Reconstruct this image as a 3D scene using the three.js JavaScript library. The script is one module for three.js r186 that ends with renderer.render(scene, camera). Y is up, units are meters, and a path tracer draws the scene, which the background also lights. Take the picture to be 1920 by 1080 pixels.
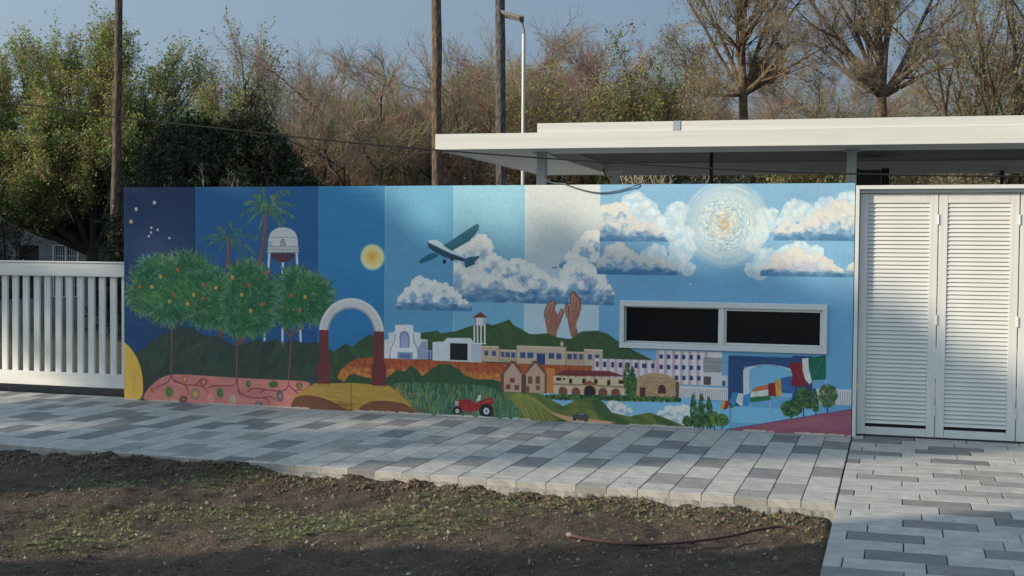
import * as THREE from 'three';
import { mergeGeometries, mergeVertices } from 'three/addons/utils/BufferGeometryUtils.js';
import { RoundedBoxGeometry } from 'three/addons/geometries/RoundedBoxGeometry.js';

// ---------------------------------------------------------------- camera, sky, sun, exposure
const scene = new THREE.Scene();
const camera = new THREE.PerspectiveCamera(25.8004, 16 / 9, 0.1, 2000);
camera.position.set(0.3406, 1.5951, 11.0143);
camera.rotation.set(-0.03389524, 0.296799, 0.00831027, 'YXZ');
const renderer = new THREE.WebGLRenderer({ antialias: true });
renderer.toneMapping = THREE.LinearToneMapping;
renderer.toneMappingExposure = 1;
renderer.shadowMap.enabled = true;

const SUN_AZ = 55 * Math.PI / 180, SUN_EL = 21 * Math.PI / 180;         // azimuth from the wall's normal towards the left
const sunDir = new THREE.Vector3(-Math.sin(SUN_AZ) * Math.cos(SUN_EL), Math.sin(SUN_EL), Math.cos(SUN_AZ) * Math.cos(SUN_EL));
{ // clear late-afternoon sky: pale at the horizon, deeper overhead
  const W = 512, H = 256, d = new Float32Array(W * H * 4);
  const stops = [[-1, .20, .20, .19], [-.02, .26, .27, .27], [0, .27, .34, .40], [.12, .225, .318, .425], [.3, .21, .315, .445], [.6, .19, .30, .46], [1, .165, .27, .44]];
  for (let j = 0; j < H; j++) for (let i = 0; i < W; i++) {
    const y = Math.sin(((j + .5) / H - .5) * Math.PI);
    let k = 0; while (k < stops.length - 2 && y > stops[k + 1][0]) k++;
    const a = stops[k], b = stops[k + 1], t = Math.min(1, Math.max(0, (y - a[0]) / (b[0] - a[0])));
    const o = (j * W + i) * 4;
    const az = (i + .5) / W * 2 * Math.PI - Math.PI, r = Math.sqrt(1 - y * y), cosG = sunDir.x * Math.cos(az) * r + sunDir.y * y + sunDir.z * Math.sin(az) * r, near = Math.pow((1 + cosG) / 2, 4), warm = [5.4, 4.1, 2.8];   // broad brightening of a clear sky towards the low sun
    for (let c = 0; c < 3; c++) d[o + c] = (a[c + 1] + (b[c + 1] - a[c + 1]) * t) * (y > -.02 ? 1 + warm[c] * near : 1);
    d[o + 3] = 1;
  }
  const sky = new THREE.DataTexture(d, W, H, THREE.RGBAFormat, THREE.FloatType);
  sky.mapping = THREE.EquirectangularReflectionMapping; sky.magFilter = THREE.LinearFilter; sky.minFilter = THREE.LinearFilter; sky.needsUpdate = true;
  scene.background = sky; scene.environment = sky;
  scene.backgroundIntensity = 1; scene.environmentIntensity = 1;
}
const sun = new THREE.DirectionalLight(new THREE.Color().setRGB(1, .85, .645), 5.1);
sun.name = 'sun';
sun.position.copy(sunDir).multiplyScalar(120); sun.castShadow = true; sun.shadow.radius = 1.2;
sun.shadow.mapSize.set(4096, 4096);
Object.assign(sun.shadow.camera, { left: -60, right: 60, top: 60, bottom: -60, near: 1, far: 300 });
scene.add(sun, sun.target);

// ---------------------------------------------------------------- helpers
function rng(a) { return () => { a |= 0; a = a + 0x6D2B79F5 | 0; let t = Math.imul(a ^ a >>> 15, 1 | a); t = t + Math.imul(t ^ t >>> 7, 61 | t) ^ t; return ((t ^ t >>> 14) >>> 0) / 4294967296; }; }
const V = (x, y, z) => new THREE.Vector3(x, y, z);
const lin = (r, g, b) => new THREE.Color().setRGB(r, g, b);
const hash = (x, y) => { let h = Math.imul(x | 0, 374761393) + Math.imul(y | 0, 668265263) | 0; h = Math.imul(h ^ h >>> 13, 1274126177); return ((h ^ h >>> 16) >>> 0) / 4294967296; };
function noise(x, y) { const i = Math.floor(x), j = Math.floor(y), f = x - i, g = y - j, u = f * f * (3 - 2 * f), v = g * g * (3 - 2 * g); return (hash(i, j) * (1 - u) + hash(i + 1, j) * u) * (1 - v) + (hash(i, j + 1) * (1 - u) + hash(i + 1, j + 1) * u) * v; }
function fbm(x, y, o = 4) { let s = 0, a = .5, n = 0; for (let k = 0; k < o; k++) { s += a * noise(x, y); n += a; a *= .5; x = x * 2.03 + 17.1; y = y * 2.03 + 5.7; } return s / n; }
function tileNoise(x, y, p) { const i = Math.floor(x), j = Math.floor(y), f = x - i, g = y - j, u = f * f * (3 - 2 * f), v = g * g * (3 - 2 * g), m = (a) => ((a % p) + p) % p; return (hash(m(i), m(j)) * (1 - u) + hash(m(i + 1), m(j)) * u) * (1 - v) + (hash(m(i), m(j + 1)) * (1 - u) + hash(m(i + 1), m(j + 1)) * u) * v; }
function tex(w, h, fn, srgb = true) {
  const d = new Uint8Array(w * h * 4);
  for (let j = 0; j < h; j++) for (let i = 0; i < w; i++) { const c = fn(i, j, i / w, j / h), o = (j * w + i) * 4; for (let k = 0; k < 3; k++) d[o + k] = Math.max(0, Math.min(255, Array.isArray(c) ? c[k] : c)); d[o + 3] = 255; }
  const t = new THREE.DataTexture(d, w, h); t.wrapS = t.wrapT = THREE.RepeatWrapping; t.magFilter = THREE.LinearFilter; t.minFilter = THREE.LinearMipmapLinearFilter; t.generateMipmaps = true; if (srgb) t.colorSpace = THREE.SRGBColorSpace; t.needsUpdate = true; return t;
}
const taken = {};
function numbered(n) { const k = taken[n] = (taken[n] ?? -1) + 1; return k ? n + '_' + String(k).padStart(3, '0') : n; }
const shade = (m) => { m.castShadow = true; m.receiveShadow = true; return m; };
function mesh(name, g, m, parent) { const o = shade(new THREE.Mesh(g, m)); o.name = parent ? name : numbered(name); (parent ?? scene).add(o); return o; }
function thing(name, label, category, pos = [0, 0, 0], turn = 0, group) { const o = new THREE.Group(); o.name = numbered(name); o.position.set(...pos); o.rotation.y = turn; o.userData = { label, category }; if (group) o.userData.group = group; scene.add(o); return o; }
function tag(o, label, category, group) { o.userData = { label, category }; if (group) o.userData.group = group; return o; }
function structure(o, label, category) { o.userData = { kind: 'structure', label, category }; return o; }
function box(x0, x1, y0, y1, z0, z1, r = 0) { const g = r ? new RoundedBoxGeometry(x1 - x0, y1 - y0, z1 - z0, 1, r) : new THREE.BoxGeometry(x1 - x0, y1 - y0, z1 - z0); g.translate((x0 + x1) / 2, (y0 + y1) / 2, (z0 + z1) / 2); return g; }
const join = (l) => mergeGeometries(l.map((g) => g.index ? g.toNonIndexed() : g));
class Tubes { // collects tapered tubes
  constructor() { this.p = []; this.n = []; this.u = []; this.i = []; }
  tube(pts, rad, sides) {
    const base = this.p.length / 3; let a = V(0, 0, 0), b = V(0, 0, 0), t = V(0, 0, 0), ref = V(.31, .12, .94), len = 0;
    for (let k = 0; k < pts.length; k++) {
      t.subVectors(pts[Math.min(k + 1, pts.length - 1)], pts[Math.max(k - 1, 0)]).normalize();
      if (Math.abs(t.dot(ref)) > .95) ref.set(.9, .3, .2);
      a.crossVectors(t, ref).normalize(); b.crossVectors(t, a);
      if (k) len += pts[k].distanceTo(pts[k - 1]);
      for (let s = 0; s <= sides; s++) {
        const q = s / sides * 6.28319, c = Math.cos(q), e = Math.sin(q), nx = a.x * c + b.x * e, ny = a.y * c + b.y * e, nz = a.z * c + b.z * e;
        this.p.push(pts[k].x + nx * rad[k], pts[k].y + ny * rad[k], pts[k].z + nz * rad[k]); this.n.push(nx, ny, nz); this.u.push(s / sides, len);
      }
    }
    for (let k = 0; k < pts.length - 1; k++) for (let s = 0; s < sides; s++) { const o = base + k * (sides + 1) + s, e = o + sides + 1; this.i.push(o, o + 1, e, o + 1, e + 1, e); }
    return this;
  }
  build() { const g = new THREE.BufferGeometry(); g.setAttribute('position', new THREE.Float32BufferAttribute(this.p, 3)); g.setAttribute('normal', new THREE.Float32BufferAttribute(this.n, 3)); g.setAttribute('uv', new THREE.Float32BufferAttribute(this.u, 2)); g.setIndex(this.i); return g; }
}
function cable(points, r, sides = 5, n = 60) { const c = new THREE.CatmullRomCurve3(points.map((p) => V(...p))); return new THREE.TubeGeometry(c, n, r, sides, false); }

// ---------------------------------------------------------------- materials
const std = (o) => new THREE.MeshStandardMaterial({ roughness: .8, ...o });
const specks = tex(512, 512, (i, j) => { const n = tileNoise(i / 9, j / 9, 57) * .4 + tileNoise(i / 2, j / 2, 256) * .35 + tileNoise(i / 64, j / 64, 8) * .45; return 184 + n * 56 + (hash(i, j) - .5) * 34 - (hash(i + 900, j) > .985 ? 50 : 0); });
const specksBump = tex(256, 256, (i, j) => 120 + (tileNoise(i / 3, j / 3, 85) - .5) * 120 + (hash(i, j) - .5) * 90, false);
const whiteTex = tex(256, 256, (i, j) => { const n = tileNoise(i / 32, j / 32, 8), m = tileNoise(i / 6, j / 40, 42); return [236 + n * 12 + m * 5, 236 + n * 12 + m * 5, 233 + n * 12 + m * 5]; });
const M_ = {
  white: std({ color: lin(.70, .70, .685), map: whiteTex, roughness: .5 }),
  whiteMetal: std({ color: lin(.70, .705, .70), map: whiteTex, roughness: .42 }),
  post: std({ color: lin(.66, .67, .67), map: whiteTex, roughness: .5 }),
  dark: std({ color: lin(.02, .02, .021), roughness: .6 }),
  black: std({ color: lin(.012, .012, .012), roughness: .5 }),
  concrete: std({ color: lin(.34, .325, .29), map: specks, roughness: .95, bumpMap: specksBump, bumpScale: .004 }),
};

// ---------------------------------------------------------------- the painted picture on the wall (flat paint; texture pixels are 1/287 m)
const muralTexture = (() => {
  const W = 2048, H = 616, cv = document.createElement('canvas'); cv.width = W; cv.height = H;
  const x = cv.getContext('2d'), R = rng(77);
  const c = (r, g, b, a = 1) => `rgba(${Math.min(255, r * 1.45) | 0},${Math.min(255, g * 1.38) | 0},${Math.min(255, b * 1.3) | 0},${a})`;
  const j = (v, s) => v + (R() - .5) * s;
  const path = (p, smooth, close) => {
    const n = p.length / 2; x.beginPath();
    if (!smooth) { x.moveTo(p[0], p[1]); for (let k = 1; k < n; k++) x.lineTo(p[2 * k], p[2 * k + 1]); if (close) x.closePath(); return; }
    if (close) { x.moveTo((p[0] + p[2]) / 2, (p[1] + p[3]) / 2); for (let k = 1; k <= n; k++) { const a = k % n, b = (k + 1) % n; x.quadraticCurveTo(p[2 * a], p[2 * a + 1], (p[2 * a] + p[2 * b]) / 2, (p[2 * a + 1] + p[2 * b + 1]) / 2); } x.closePath(); } else { x.moveTo(p[0], p[1]); for (let k = 1; k < n - 1; k++) x.quadraticCurveTo(p[2 * k], p[2 * k + 1], (p[2 * k] + p[2 * k + 2]) / 2, (p[2 * k + 1] + p[2 * k + 3]) / 2); x.lineTo(p[2 * n - 2], p[2 * n - 1]); }
  };
  const pg = (p, f, s) => { path(p, s, true); x.fillStyle = f; x.fill(); };
  const ln = (p, f, w = 2, s = true) => { path(p, s, false); x.strokeStyle = f; x.lineWidth = w; x.lineCap = 'round'; x.lineJoin = 'round'; x.stroke(); };
  const el = (p, rx, ry, f, rot = 0) => { x.beginPath(); x.ellipse(p[0], p[1], rx, ry, rot, 0, 6.2832); x.fillStyle = f; x.fill(); };
  const ring = (p, rx, ry, f, w, rot = 0) => { x.beginPath(); x.ellipse(p[0], p[1], rx, ry, rot, 0, 6.2832); x.strokeStyle = f; x.lineWidth = w; x.stroke(); };
  const rc = (p, f) => { x.fillStyle = f; x.fillRect(p[0], p[1], p[2] - p[0], p[3] - p[1]); };
  const inside = (p, smooth, fn) => { x.save(); path(p, smooth, true); x.clip(); fn(); x.restore(); };
  const bounds = (p) => { let a = [1e9, 1e9, -1e9, -1e9]; for (let k = 0; k < p.length; k += 2) a = [Math.min(a[0], p[k]), Math.min(a[1], p[k + 1]), Math.max(a[2], p[k]), Math.max(a[3], p[k + 1])]; return a; };
  // brush strokes scattered in a box
  const daub = (b, n, cols, len, w, ang, spread, alpha = .5) => { for (let k = 0; k < n; k++) { const px = b[0] + R() * (b[2] - b[0]), py = b[1] + R() * (b[3] - b[1]), a = ang + (R() - .5) * spread, l = len * (.5 + R()), q = cols[R() * cols.length | 0]; x.strokeStyle = c(q[0], q[1], q[2], alpha * (.5 + R() * .5)); x.lineWidth = w * (.5 + R()); x.lineCap = 'round'; x.beginPath(); x.moveTo(px, py); x.quadraticCurveTo(px + Math.cos(a) * l * .5 + j(0, l * .3), py + Math.sin(a) * l * .5 + j(0, l * .3), px + Math.cos(a) * l, py + Math.sin(a) * l); x.stroke(); } };
  // sky panels
  const ex = [-2.3,229,237.1,225.9,620.5,221,818.2,218.4,1015.4,215.8,1214,213.2,1413.8,210.7,2049.8,202.6].filter((_, k) => k % 2 === 0);
  const sky = [[[20, 38, 70], [23, 54, 93]], [[26, 74, 118], [22, 64, 110]], [[44, 102, 143], [34, 90, 136]], [[70, 120, 152], [68, 116, 150]], [[98, 138, 160], [84, 130, 160]], [[139, 149, 155], [132, 153, 171]], [[88, 124, 156], [78, 124, 161]]];
  sky.forEach(([a, b], k) => {
    const l = Math.max(0, ex[k] - 1), w = Math.ceil(ex[k + 1] - l) + 2, g = x.createLinearGradient(0, 0, 0, 420); g.addColorStop(0, c(...a)); g.addColorStop(1, c(...b));
    x.fillStyle = g; x.fillRect(l, 0, w, H);
    x.save(); x.beginPath(); x.rect(l, 0, w, H); x.clip();
    daub([l - 60, 0, l + w, 440], w * 2, [a, b, a.map((v) => v * 1.07), b.map((v) => v * .93)], 70, 9, .05, .5, .07); x.restore();
    x.fillStyle = c(190, 200, 205, k < 3 ? .16 : .28); x.fillRect(l, 0, 1.6, 440);
  });
  daub([-20, 300, 210, 440], 260, [[30, 62, 105], [22, 40, 80], [40, 74, 118]], 40, 7, .1, .8, .12);
  // stars
  const S = [41.3,62,101.6,43.6,91.8,115.7,112.2,121.7,90.7,129.4,82.9,140.3,150.7,145.2,24.1,98.2];
  for (let k = 0; k < 8; k++) { const q = [S[2 * k], S[2 * k + 1]], big = k < 2 || k === 7; el(q, big ? 6.5 : 4, big ? 6.5 : 4, k === 7 ? c(150, 125, 90, .9) : c(120, 130, 145, .75)); el(q, big ? 4 : 2.4, big ? 4 : 2.4, k === 7 ? c(168, 130, 78) : c(165, 158, 150)); el([q[0] + 1, q[1]], 1.3, 1.3, c(175, 140, 90)); }
  // palms
  const palm = (q, base, n, rad, tone) => {
    ln([base[0], base[1], (base[0] * .35 + q[0] * .65) + 2, (base[1] + q[1]) / 2, q[0], q[1]], c(84, 58, 58), 11); ln([base[0] - 2, base[1], (base[0] * .35 + q[0] * .65), (base[1] + q[1]) / 2, q[0] - 2, q[1]], c(112, 76, 66, .7), 4);
    for (let k = 0; k < n; k++) {
      const a = -2.9 + 5.8 * (k + .5) / n + j(0, .3) - 1.57, L = rad * (.8 + R() * .5), ca = Math.cos(a), sa = Math.sin(a) * .75, d = L * .35;
      const e = [q[0] + ca * L, q[1] + sa * L + d * .7], m = [q[0] + ca * L * .55, q[1] + sa * L * .7 - d * .28];
      for (let s = 0; s < 20; s++) { const t = s / 20, px = (1 - t) * (1 - t) * q[0] + 2 * t * (1 - t) * m[0] + t * t * e[0], py = (1 - t) * (1 - t) * q[1] + 2 * t * (1 - t) * m[1] + t * t * e[1], l = 20 * (1 - t * .5), g = tone[R() * tone.length | 0]; for (const sd of [-1, 1]) { x.strokeStyle = c(g[0], g[1], g[2], .62); x.lineWidth = 2; x.beginPath(); x.moveTo(px, py); x.lineTo(px + ca * l * .8 - sa * sd * l * .4, py + Math.abs(sa) * l * .3 + sd * l * .35 + l * .5); x.stroke(); } }
    }
  };
  palm([340.4,138.9], [338.7,229], 9, 78, [[42, 80, 74], [66, 92, 66], [34, 66, 84], [84, 104, 74]]);
  palm([462.4,53.4], [437.7,223.3], 12, 88, [[52, 92, 62], [92, 108, 58], [40, 78, 62], [110, 120, 78], [30, 66, 66]]);
  // white water tower behind the trees
  for (const p of [[469.2,178.2,453.7,438.5], [511.1,177.9,510.3,442.6], [553,177.4,566.8,433.4]]) ln(p, c(150, 158, 168), 7, false);
  pg([472.4,184.3,549.6,183.4,544.7,198.3,531.8,207.2,510.6,211.2,490.8,207.8,477.6,198.9], c(58, 36, 52), true);
  pg([465.8,178.2,465.2,145.5,472.4,127.7,487.3,116.5,510.3,111.9,535,116.2,549.6,127.1,557.1,144.9,557.9,177.4], c(150, 154, 160), true);
  pg([465.8,181.4,465.8,151.5,477.3,151.5,480.7,181.1], c(120, 128, 142, .7)); rc([463.2,166.5,559.7,183.4], c(140, 146, 154));
  for (const p of [[463.2,167,559.4,166.5], [463.2,175.4,559.4,174.5], [462.6,183.7,559.7,182.5], [465.8,141.2,557.6,140.6]]) ln(p, c(88, 96, 108), 1.4, false);
  for (let k = 0; k < 9; k++) { const q = [465.8,166.5,556.2,183.4]; rc([q[0] + (q[2] - q[0]) * k / 8, q[1], q[0] + (q[2] - q[0]) * k / 8 + 1, q[3]], c(100, 106, 116)); }
  ln([503.7,154.1,510.3,145.2,516.9,154.1,505.4,155.6], c(40, 44, 52), 1.8, false); for (const p of [[503.7,158.7,503.7,164.5], [508.6,158.7,508.9,164.5], [513.7,158.7,513.7,164.5], [518.6,158.4,518.6,164.5]]) ln(p, c(45, 48, 56), 2, false);
  // dark hills and mountains on the left
  pg([22.1,489,42.5,475.8,75.5,456.3,118,425.6,158.1,412.4,196.3,398.9,237.9,402.4,260.3,424.8,287.6,420.7,313.4,424.5,354.2,446.9,394.6,439.4,432.2,427.1,462.9,434.5,489.6,423.9,510.3,442,540.4,422.5,583.2,436.8,609,427.1,634.8,438.8,667.3,455.5,702,430.2,721.5,440.3,751.7,417.6,774.3,403.2,785.8,410.1,819.4,433.1,820,566.8,48.5,615.3], c(38, 52, 46), false);
  const hill = [31,488.8,117.7,430.2,196.3,405,287.6,425.3,354.2,450.6,431.4,433.1,540.7,429.9,609,432.2,625.7,567.7,119.4,589.2];
  inside(hill, false, () => daub(bounds(hill), 900, [[26, 36, 38], [44, 58, 48], [56, 68, 54], [32, 46, 48], [66, 76, 62]], 46, 15, -1.2, 1.6, .16));
  const mt = [625.4,434.5,667.3,455.5,702,430.2,721.5,440.3,751.7,417.6,774.3,403.2,787.8,410.7,788.4,527.2,625.7,533.8];
  inside(mt, false, () => { rc(bounds(mt), c(38, 60, 44, .8)); daub(bounds(mt), 200, [[44, 68, 44], [34, 52, 40], [52, 74, 48]], 40, 9, 1.1, .4, .3); });
  for (const p of [[702,430.2,729.6,465.2], [774.3,403.8,784.7,437.1], [751.7,417.6,759.7,440.8]]) ln(p, c(58, 66, 44, .7), 2, false);
  // gold ear on the far left
  pg([-13.8,447.4,0.6,446.9,31,473.3,55.1,515.7,64,560.5,62.3,617.9,-14.1,621.4], c(178, 142, 62), true); rc([0, [0.6,446.9][1] + 12, 14, H], c(178, 142, 62));
  daub(bounds([-1.1,477.3,55.7,607.3]), 90, [[192, 156, 74], [160, 124, 52], [184, 146, 62]], 60, 6, 1.57, .2, .25);
  // pink ground with roots and seeds
  const pink = [59.1,617.9,66.3,599,82.4,578.3,117.7,548.5,157.6,535.8,210.1,535.5,367.6,539,520.3,539,612.7,541,560.5,570.6,537.8,623.7,293,642.6];
  pg(pink, c(152, 98, 96), true); rc([101.9,574.3,536.1,631.1], c(152, 98, 96));
  inside(pink, true, () => daub(bounds(pink), 420, [[164, 108, 102], [138, 84, 90], [150, 92, 92], [172, 118, 108]], 60, 12, .1, .6, .16));
  const root = [[156.1,538.4,151,558.5,128.3,567.1,105.3,578.9], [156.1,538.4,163.3,555.1,198,562.8,210.1,576,213.5,592.7], [163.3,556.5,206.6,567.1,244.8,564,268.9,572,274.1,584], [234.5,566,251.7,548.5], [367.6,537.8,365.9,557.6,347.3,562.8,292.7,563.4,277.5,570.3], [367.6,540.7,371.1,570.8,379.4,588.6], [371.1,575.4,394.6,590.9,428.2,594.1,461.5,589.8,470.1,607.3], [451.7,591.5,475,584.6,486.5,596.1], [530.4,537.6,529.5,552.5,521.2,569.1,478.1,570.8,444.8,566.3,411.6,566.3,402.9,577.2], [461.5,568.5,448.3,570.8,441.7,578.6], [529.5,552.5,542.4,563.7,559.1,575.1], [547.6,568,564,562.8,576.9,565.4]];
  for (const p of root) ln(p, c(98, 44, 50, .9), 3);
  const seeds = [[[94.1,585.5], 6, 9, [150, 88, 50], [120, 70, 44]], [[149.2,587.8], 12, 16, [92, 100, 48], [40, 78, 44]], [[199.8,549], 7, 9, [120, 76, 50], [160, 130, 90]], [[261.7,554.8], 11, 10, [120, 40, 52], [150, 120, 104]], [[196.3,607.3], 12, 9, [78, 54, 54], [110, 84, 76]], [[234.5,590.4], 13, 15, [96, 96, 84], [176, 130, 70]], [[285.3,600.4], 9, 10, [166, 118, 112], [150, 104, 102]], [[314,583.2], 10, 14, [80, 98, 70], [36, 76, 52]], [[356.5,598.7], 9, 13, [130, 134, 126], [148, 126, 116]], [[404.1,554.5], 6, 8, [40, 64, 46], [90, 100, 60]], [[482.4,552.8], 14, 9, [72, 88, 52], [40, 66, 38]], [[562.2,552.5], 9, 7, [58, 72, 44], [110, 100, 60]], [[502.8,584.9], 10, 14, [72, 66, 76], [104, 92, 96]], [[436.2,611.9], 12, 8, [80, 70, 84], [112, 98, 104]]];
  for (const [q, a, b, o, i] of seeds) { el(q, a + 3, b + 3, c(...o, .35)); el(q, a, b, c(...o), -.2); ring(q, a * .7, b * .7, c(...i, .7), 2.4, -.2); el(q, a * .42, b * .45, c(...i)); el([q[0] + 1, q[1]], a * .18, b * .2, c(170, 140, 110, .8)); }
  // orange trees
  for (const p of [[157.6,535.3,157.3,472.1,160.4,406.1], [159.9,413.9,144.1,392.6,124.8,378,103.9,356.7], [161.6,404.4,175.6,388.9,191.1,367.1], [367.6,539.3,368.5,495.4,370.8,436.5,381.1,404.7], [369.4,447.1,349,417.6,336.4,392], [370.8,442.6,387.7,416.4,407.8,382.9], [530.4,535.8,534.1,489.6,538.7,416.4,538.4,372], [535.5,418.2,517.5,396.3,501.7,376], [539,415,556.8,399.8,573.1,382.9]]) { ln(p, c(70, 50, 54), 6); ln(p.map((v, k) => k % 2 ? v : v - 1.4), c(112, 82, 72, .8), 2.4); }
  pg([372.5,442.6,381.1,401.5,411.3,379.7,416.2,385.4,397.8,413,384.3,446.6], c(98, 58, 54), true); pg([306.5,427.9,313.4,385.2,330.3,384.9,325.2,427.3], c(92, 56, 54), true);
  const crown = (q, rx, ry, n, pass) => {
    if (pass === 0) for (let k = 0; k < n * .5; k++) { const a = R() * 6.283, r = Math.sqrt(R()) * .9, px = q[0] + Math.cos(a) * r * rx, py = q[1] + Math.sin(a) * r * ry, g = [[14, 58, 46], [18, 66, 48], [24, 74, 46], [16, 50, 52]][R() * 4 | 0]; x.fillStyle = c(...g, .7); x.beginPath(); x.ellipse(px, py, 15, 9, a, 0, 6.283); x.fill(); }
    if (pass) for (let k = 0; k < n * (pass === 1 ? 3 : 2); k++) { const a = R() * 6.283, edge = pass === 1, r = edge ? .66 + R() * .5 : Math.sqrt(R()) * .86, px = q[0] + Math.cos(a) * r * rx, py = q[1] + Math.sin(a) * r * ry; const g = edge ? [[58, 100, 72], [66, 112, 98], [84, 96, 52], [50, 90, 88], [34, 80, 56], [96, 104, 74], [26, 70, 52]][R() * 7 | 0] : [[20, 66, 48], [26, 78, 48], [34, 86, 46], [16, 56, 46], [48, 84, 40], [60, 100, 56], [74, 108, 88]][R() * (R() < .8 ? 5 : 7) | 0]; const l = 10 + R() * 10, b = a + j(0, edge ? 1.8 : 3.4); x.strokeStyle = c(...g, edge ? .8 : .62); x.lineWidth = 1.6 + R() * 2.4; x.lineCap = 'round'; x.beginPath(); x.moveTo(px, py); x.lineTo(px + Math.cos(b) * l, py + Math.sin(b) * l); x.stroke(); }
  };
  for (const set of [[[120, 270, 86, 66, 170], [207, 257, 84, 64, 180], [276, 294, 66, 62, 150], [70, 313, 52, 46, 110], [151, 331, 82, 54, 150], [267, 347, 54, 44, 110], [310, 364, 30, 28, 50]], [[398, 269, 52, 56, 130], [438, 301, 50, 62, 130], [381, 329, 52, 60, 120], [424, 367, 52, 44, 110], [371, 390, 32, 26, 50]], [[553, 281, 48, 48, 110], [605, 304, 52, 52, 120], [560, 337, 58, 40, 110], [628, 339, 32, 30, 50], [527, 359, 24, 24, 36]]]) for (const pass of [0, 1, 2]) for (const [a, b, rx, ry, n] of set) crown([a, b], rx, ry, n, pass);
  for (const [a, n] of [[[102.2,258.3,292.7,316], 60], [[52.8,297.6,119.7,327.2], 30]]) daub(a, n, [[64, 110, 62], [84, 116, 60], [52, 96, 64]], 34, 5, .5, .7, .4);
  const fruit = [177.4,235.9,121.7,256.6,260.3,277.2,229.3,306.8,258.6,316.8,93.3,286.1,406.1,276.1,382.6,303.6,446.3,329.5,411.3,348.1,538.7,302.2,579.5,305.7,564.8,343,210.4,332.9,167,308,151.2,326.6,52.8,287,301.3,285.6,460.9,241.1,353.9,254.6];
  for (let k = 0; k < fruit.length; k += 2) { const q = [fruit[k], fruit[k + 1]], g = k % 4 ? [142, 118, 58] : [132, 62, 44]; el(q, 6, 6, c(...g, .92)); el([q[0] - 1, q[1] - 1], 2.4, 2.4, c(g[0] + 26, g[1] + 22, g[2] + 14, .8)); }
  // the small sun beside the arch
  { const q = [781.2,192.9]; el(q, 38, 37, c(118, 146, 160, .45)); for (let k = 0; k < 26; k++) { const t = k / 25; el([q[0] + j(0, 2), q[1] + j(0, 2)], 35 * (1 - t * .82), 35 * (1 - t * .82), c(188 - t * 22, 176 - t * 48, 140 - t * 86, .35)); } for (let k = 0; k < 14; k++) ring(q, 8 + k * 2, 8 + k * 2, c(196, 172, 116, .25), 1.2, R() * 6); }
  // clouds: humps over a flat base
  const cloud = (hump, base, l, r, o = {}) => {
    const by = base[1], cl = () => { x.beginPath(); x.rect(l[0], 0, r[0] - l[0], o.soft ? H : by); x.clip(); }, dens = o.n ?? 1, wh = o.white ?? [164, 168, 172], ink = o.ink ?? [[74, 112, 148], [104, 138, 166], [146, 136, 156], [128, 152, 172], [60, 98, 132]];
    x.save(); cl(); x.beginPath(); for (const [q, rad] of hump) { x.moveTo(q[0] + rad, q[1]); x.arc(q[0], q[1], rad, 0, 6.2832); const n = Math.max(5, rad / 3 | 0); for (let k = 0; k < n; k++) { const a = -3.1 + 3.1 * k / n + j(0, .4), s = rad * (.2 + R() * .18), px = q[0] + Math.cos(a) * rad * .93, py = q[1] + Math.sin(a) * rad * .93; x.moveTo(px + s, py); x.arc(px, py, s, 0, 6.2832); } }
    if (!o.soft) for (const [q, rad] of hump) x.rect(q[0] - rad * .92, q[1], rad * 1.84, Math.max(0, by - q[1])); x.fillStyle = c(...wh); x.fill('nonzero'); x.clip('nonzero');
    const top = Math.min(...hump.map(([q, rad]) => q[1] - rad)), hgt = by - top;
    for (const [q, rad] of hump) for (let k = 0; k < rad * 2.4 * dens; k++) { const a = R() * 6.283, d = Math.sqrt(R()) * rad * .74, px = q[0] + Math.cos(a) * d, py = q[1] + Math.sin(a) * d * .8 + rad * .28, low = Math.pow(Math.max(0, (py - top) / hgt), 1.3); if (R() > low * 1.15) continue; const g = ink[R() * ink.length | 0], s = 3 + R() * 7; x.fillStyle = c(g[0], g[1], g[2], .22 + .3 * R() * low); x.beginPath(); x.ellipse(px, py, s * 1.3, s * .8, R() * 3, 0, 6.283); x.fill(); }
    for (const [q, rad] of hump) for (let k = 0; k < rad * .8 * dens; k++) { const a = -Math.PI * R(), d = rad * (.55 + .45 * R()); x.fillStyle = c(wh[0] + 6, wh[1] + 6, wh[2] + 4, .5); x.beginPath(); x.arc(q[0] + Math.cos(a) * d, q[1] + Math.sin(a) * d, 2.5 + R() * 6, 0, 6.283); x.fill(); }
    for (let k = 0; k < (o.soft ? 0 : (r[0] - l[0]) * .9 * dens); k++) { const px = l[0] + R() * (r[0] - l[0]), g = [[52, 92, 128], [76, 114, 144], [40, 78, 112]][R() * 3 | 0], s = 3 + R() * 5; x.fillStyle = c(...g, o.foot ?? .34); x.beginPath(); x.ellipse(px, by - R() * R() * hgt * .22, s * 1.8, s, 0, 0, 6.283); x.fill(); }
    x.restore();
  };
  const H_ = (p, rad) => rad.map((q, k) => [[p[2 * k], p[2 * k + 1]], q]);
  const wispy = { white: [142, 158, 172], n: .7, soft: true, foot: .05, ink: [[110, 146, 170], [128, 150, 170], [150, 154, 160]] };
  cloud(H_([1344.3,197.7,1372.4,169.9,1396.3,149.2,1421.2,142.1,1323.1,211.8,1294.4,223.3], [22, 26, 28, 20, 14, 9]), [1294.4,216.4], [1280,216.7], [1413.8,215], { foot: .3 });
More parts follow.
